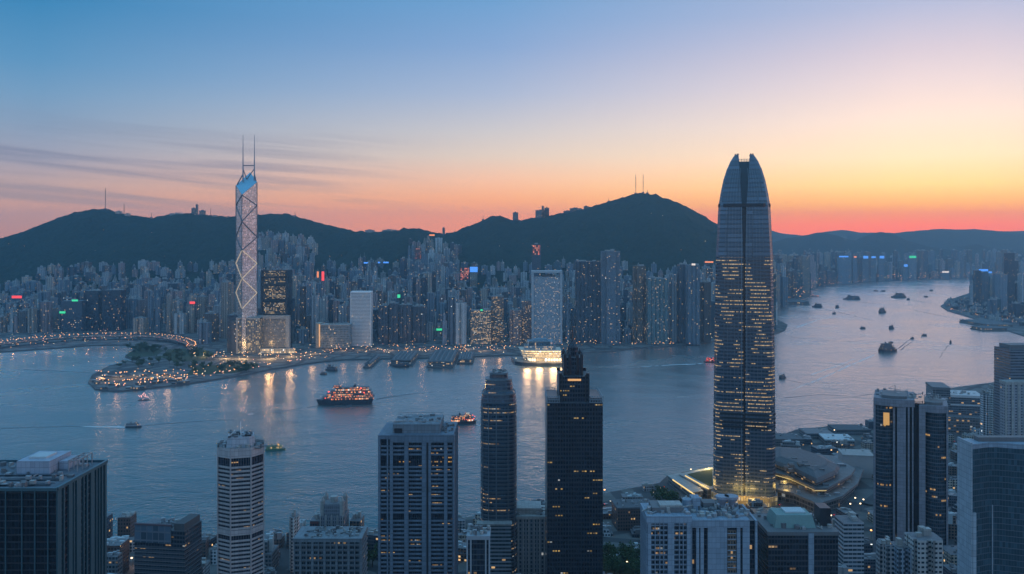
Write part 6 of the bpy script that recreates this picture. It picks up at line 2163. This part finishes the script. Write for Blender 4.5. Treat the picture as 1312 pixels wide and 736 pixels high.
def wake(label, pts, w0, w1, mat=FOAM, z=.06):
    P = [Vector((*G(*p), 0)) for p in pts]
    mb = MB(); n = len(P)
    cum = 0
    q = random.Random(int(pts[0][0]))
    steps = []
    for a, b in zip(P[:-1], P[1:]):
        k = max(2, int((b - a).length / 9))
        for i in range(k):
            steps.append(a + (b - a) * i / k)
    steps.append(P[-1])
    N = len(steps)
    for i in range(N - 1):
        d = (steps[i + 1] - steps[i]).normalized(); nn = Vector((-d.y, d.x, 0))
        wa = (w0 + (w1 - w0) * i / N) * (.5 + .5 * noise.noise(Vector((i * .35, pts[0][0], 0))) + .25)
        if wa < .2 or q.random() < .08: continue
        a, b = steps[i], steps[i + 1]
        off = nn * noise.noise(Vector((i * .2, 5, pts[0][1]))) * w0 * .6
        mb.face([(*(a - nn * wa / 2 + off)[:2], z), (*(b - nn * wa / 2 + off)[:2], z), (*(b + nn * wa / 2 + off)[:2], z), (*(a + nn * wa / 2 + off)[:2], z)])
    o = mb.obj("wake", mat)
    tag(o, label, "wake", None, 'stuff')


wake("white wake of the dark launch", [(160, 547.5), (130, 546.8), (104, 546)], 7.5, 3.0)
wake("dark ripple crossing the left harbour", [(0, 549), (106, 546.5)], 5, 4, RIPPLE)
wake("dark ripple ahead of the launch", [(184, 546), (240, 541), (300, 538)], 6, 3, RIPPLE)
wake("faint dark line in the bay", [(30, 474), (120, 478)], 8, 5, RIPPLE)
wake("dark ripple behind the big ferry", [(482, 512), (520, 506), (560, 502)], 10, 3, RIPPLE)
wake("dark ripple ahead of the big ferry", [(404, 521), (370, 526), (340, 528)], 8, 2, RIPPLE)
wake("wake of the red ferry", [(899, 466), (860, 468), (822, 470)], 9, 5)
wake("domed ferry wake, left arm", [(1151, 447), (1162, 438), (1168, 434)], 5, 2, RIPPLE)
wake("domed ferry wake, right arm", [(1153, 449.5), (1164, 441), (1172, 436)], 5, 2, RIPPLE)
wake("lone boat's wake", [(1216, 441), (1208, 452), (1204, 459)], 3, 1.2, RIPPLE)
wake("fanned wake", [(1180, 433), (1185, 429), (1189, 433)], 5, 3, RIPPLE)
wake("long ripple across the pink channel", [(1010, 432), (1060, 437), (1105, 438)], 6, 3, RIPPLE)
wake("ripple under the headland", [(1172, 398), (1200, 404), (1240, 412)], 8, 3, RIPPLE)
wake("pale wake line in the near channel", [(1040, 480), (1070, 470), (1095, 460)], 4, 1.5, FOAM)
for lab, pts, w0, w1, mt in (("pale wake curving across the channel below the squat ship", [(1020, 420), (1048, 410), (1070, 406)], 9, 3, FOAM), ("long pale wake left of the domed ferry", [(1120, 455), (1090, 468), (1050, 486), (1015, 500)], 5, 2, FOAM),
        ("dark wake trailing the squat ship", [(1054, 396), (1090, 404), (1122, 412)], 9, 4, RIPPLE), ("dark wake trailing the boxy ship", [(1160, 384), (1200, 390)], 14, 5, RIPPLE), ("dark wake of the long ship", [(1100, 387), (1135, 391)], 14, 5, RIPPLE),
        ("dark current line in the lower channel", [(1005, 510), (1050, 506), (1100, 508), (1150, 500)], 5, 3, RIPPLE), ("pale slick in the upper channel", [(1070, 376), (1110, 378), (1160, 374)], 16, 8, FOAM), ("pale wake of the boat above the domed ferry", [(1146, 423), (1175, 427)], 4, 1.5, FOAM),
        ("dark wake from the tug at the giant skyscraper", [(1008, 487), (1040, 494)], 4, 2, RIPPLE), ("white wake of the smaller lit ferry", [(612, 545), (640, 550)], 3, 1.2, FOAM), ("faint current line in mid harbour", [(480, 590), (540, 580), (612, 585)], 2.5, 1.5, RIPPLE), ("faint current line at left harbour", [(135, 640), (200, 628), (270, 632)], 2.0, 1.5, RIPPLE)):
    wake(lab, pts, w0, w1, mt)
wake("short white line near the octagonal tower", [(318, 531), (332, 530)], 2.5, 1)

# made-up raft of pink bulbs, standing in for a sparkle on the water
gx, gy = G(184, 513)
t = thing("sparkle_raft", "made-up raft of pink bulbs for the sparkle on the water off the promontory", "raft", (gx, gy, 0))
B(-9, 9, -7, 7, -.4, .8).obj("float", HULLD, t)
q7 = random.Random(3)
for k in range(26):
    x, y = q7.gauss(0, 4.0), q7.gauss(0, 4.0)
    zt = q7.uniform(1.5, 14)
    mb = MB(); mb.tube((x, y, .8), (x, y, zt), .06, 3); o = mb.obj("stem", DSTEEL, t)
    MB().ball((x, y, zt), q7.uniform(.4, .7), 0, 5, 3).obj("bulb", LAMPP, o)


# ------------------------------------------------------------------ trees
def tree_mesh(seed, hh, r):
    q = random.Random(seed)
    tr = MB()
    tr.tube((0, 0, 0), (.1, 0, hh * .5), .32, 6, r1=.2)
    for k in range(4):
        a = q.uniform(0, 6.28); tr.tube((.1, 0, hh * .42), (math.cos(a) * r * .55, math.sin(a) * r * .55, hh * .72), .16, 4, r1=.06)
    cr = MB()
    cl = [(q.gauss(0, r * .45), q.gauss(0, r * .45), hh * q.uniform(.5, .95)) for _ in range(9)]
    for c in cl:
        for _ in range(34):
            d = Vector((q.gauss(0, 1), q.gauss(0, 1), q.gauss(0, .7))).normalized() * q.uniform(.5, 1.0) * r * .42
            p = Vector(c) + d
            s = q.uniform(.3, .75)
            n = Vector((q.gauss(0, 1), q.gauss(0, 1), q.gauss(0, 1) + .6)).normalized()
            a = n.orthogonal().normalized() * s; b = n.cross(a)
            cr.face([tuple(p - a), tuple(p - b), tuple(p + a), tuple(p + b)])
    return tr.mesh("trunk", plain("bark", (.07, .05, .04), .9, .3) if "bark" not in MAT else MAT["bark"]), cr.mesh("crown", LEAF)


LEAF = plain("leaves", (.045, .075, .030), .9, .7, .25, spec=.2)
TM = [tree_mesh(k, 9 + k, 4.6 + .5 * k) for k in range(4)]
TREES = []


def grove(n, f, zone, z=3.0, zz=None):
    got = []
    for _ in range(n):
        px, py = f(); x, y = G(px, py, 3)
        got.append((px, x, y))
    got.sort()
    for k, (px, x, y) in enumerate(got):
        tm = q5.choice(TM); s = q5.uniform(1.0, 1.7)
        t = thing("tree", "%s tree from left %s" % (ordword(k, n), zone), "tree", (x, y, z), q5.uniform(0, 6), "trees " + zone)
        t.scale = (s, s, s)
        put("trunk", tm[0], t); put("crown", tm[1], t)


grove(26, lambda: (q5.uniform(162, 205), q5.uniform(446.5, 455)), "on the round green by the viaduct's end")
grove(22, lambda: (q5.uniform(205, 270), q5.uniform(450, 462)), "in the park under the viaduct's curl")
grove(30, lambda: (q5.uniform(245, 330), q5.uniform(469, 479)), "on the promenade's green strip")
grove(20, lambda: (q5.uniform(150, 240), q5.uniform(464, 473)), "along the promontory's inner edge")
grove(30, lambda: (q5.uniform(776, 822), q5.uniform(712, 745)), "in the near park right of the black spired tower")
grove(9, lambda: (q5.uniform(842, 866), q5.uniform(634, 652)), "along the road by the lit terminal")
grove(10, lambda: (q5.uniform(440, 482), q5.uniform(716, 735)), "below the big grey tower's left side")
for nm, lab, pts in (("lawn", "round dark lawn by the viaduct's end", [(160, 456), (172, 448), (198, 445.5), (210, 449), (200, 456), (175, 458)]), ("lawn", "park lawn under the viaduct's curl", [(206, 458), (215, 448), (250, 446), (275, 452), (262, 462), (225, 464)]),
                     ("lawn", "green strip along the promenade", [(238, 481), (250, 469), (330, 466), (332, 471), (300, 478)]), ("lawn", "near park lawn right of the black spired tower", [(770, 745), (775, 716), (822, 706), (826, 745)])):
    p = [G(a, b, 3.1) for a, b in pts]
    ar = sum(p[i][0] * p[(i + 1) % len(p)][1] - p[(i + 1) % len(p)][0] * p[i][1] for i in range(len(p)))
    mb = MB(); mb.cap(p if ar > 0 else p[::-1], 3.12, 0)
    tag(mb.obj(nm, GRASS), lab, kind='structure')

# small pavilions and kiosks on the promontory
q8 = random.Random(14); pv_ = []
for k in range(40):
    px, py = promontory()
    x, y = G(px, py, 3); pv_.append((px, x, y))
pv_.sort()
for k, (px, x, y) in enumerate(pv_):
    t = thing("kiosk", "%s small lit kiosk from left on the promontory" % ordword(k, 40), "kiosk", (x, y, 3), q8.uniform(-.4, .4), "kiosks on the promontory")
    w_, d_, h_ = q8.uniform(6, 16), q8.uniform(5, 9), q8.uniform(3, 6)
    B(-w_ / 2, w_ / 2, -d_ / 2, d_ / 2, 0, h_).obj("wall", PIERM, t)
    MB().prism(rect(-w_ / 2 - 1, w_ / 2 + 1, -d_ / 2 - 1, d_ / 2 + 1), h_ + .05, h_ + 1.6, poly1=rect(-w_ * .3, w_ * .3, -.5, .5)).obj("roof", DCONC if k % 3 else CONC, t)


# ------------------------------------------------------------------ cars
HEADL = glow("headlight_glass", (1.0, .85, .62), 6.0); TAILL = glow("taillight_glass", (1.0, .05, .03), 4.0)
CARP = [plain("car_paint_" + n, c, .3, .1) for n, c in (("silver", (.42, .42, .44)), ("black", (.02, .02, .022)), ("white", (.7, .7, .7)), ("red", (.28, .03, .03)))]
CARN = ["silver", "black", "white", "red"]
cb = B(-2.2, 2.2, -.9, .9, .3, .95); cb.prism(rect(-1.5, 1.1, -.85, .85), .95, 1.5, poly1=rect(-1.0, .6, -.7, .7))
CARB = [cb.mesh("body", m_) for m_ in CARP]
WHE = [MB().tube((x, -.95, .33), (x, .95, .33), .33, 8).mesh("wheel_pair", DSTEEL) for x in (-1.4, 1.4)]
HL = [B(2.2, 2.26, y - .22, y + .22, .55, .8).mesh("headlight", HEADL) for y in (-.6, .6)]
TL = [B(-2.26, -2.2, y - .22, y + .22, .6, .82).mesh("taillight", TAILL) for y in (-.6, .6)]


def car(x, y, z, rz, k, label, group):
    t = thing("car", label, "car", (x, y, z), rz, group)
    put("body", CARB[k], t)
    for w_ in WHE: put("axle_wheels", w_, t)
    for h_ in HL: put("headlight", h_, t)
    for h_ in TL: put("taillight", h_, t)


rows = []
for i in range(2, len(VF) - 2):
    for s_ in (-1, 1):
        if q8.random() < .62:
            f_ = q8.random(); p = VF[i].lerp(VF[i + 1], f_) + VN[i] * s_ * q8.choice([2.6, 6.0])
            d_ = (VF[i + 1] - VF[i]) * s_
            rows.append((CX + p.x * F / p.y, p.x, p.y, p.z + .02, math.atan2(d_.y, d_.x), "on the curved viaduct", "cars on the viaduct"))
for pts, zone, n in (([(640, 672), (700, 664), (770, 650), (846, 634)], "on the near quay road", 14), ([(846, 626), (868, 650), (900, 676)], "on the road by the lit terminal", 7), ([(992, 650), (1050, 668), (1110, 650), (1180, 600), (1230, 560)], "on the road before the curved mall", 16), ([(130, 704), (280, 702), (480, 701)], "on the quay road at left", 12)):
    P = [Vector((*G(*p), 0)) for p in pts]
    for _ in range(n):
        i = q8.randrange(len(P) - 1); p = P[i].lerp(P[i + 1], q8.random()); d_ = P[i + 1] - P[i]; s_ = q8.choice([-1, 1])
        nn = Vector((d_.y, -d_.x, 0)).normalized() * s_ * 3.0
        p = p + nn
        rows.append((CX + p.x * F / p.y, p.x, p.y, 3.09, math.atan2(d_.y * s_, d_.x * s_), zone, "cars in the near streets"))
byz = {}
for r_ in sorted(rows):
    byz.setdefault(r_[5], []).append(r_)
for zone, rs_ in byz.items():
    for k, r_ in enumerate(rs_):
        c_ = q8.randrange(4)
        car(*r_[1:5], c_, "%s car from left %s, %s" % (ordword(k, len(rs_)), zone, CARN[c_]), r_[6])
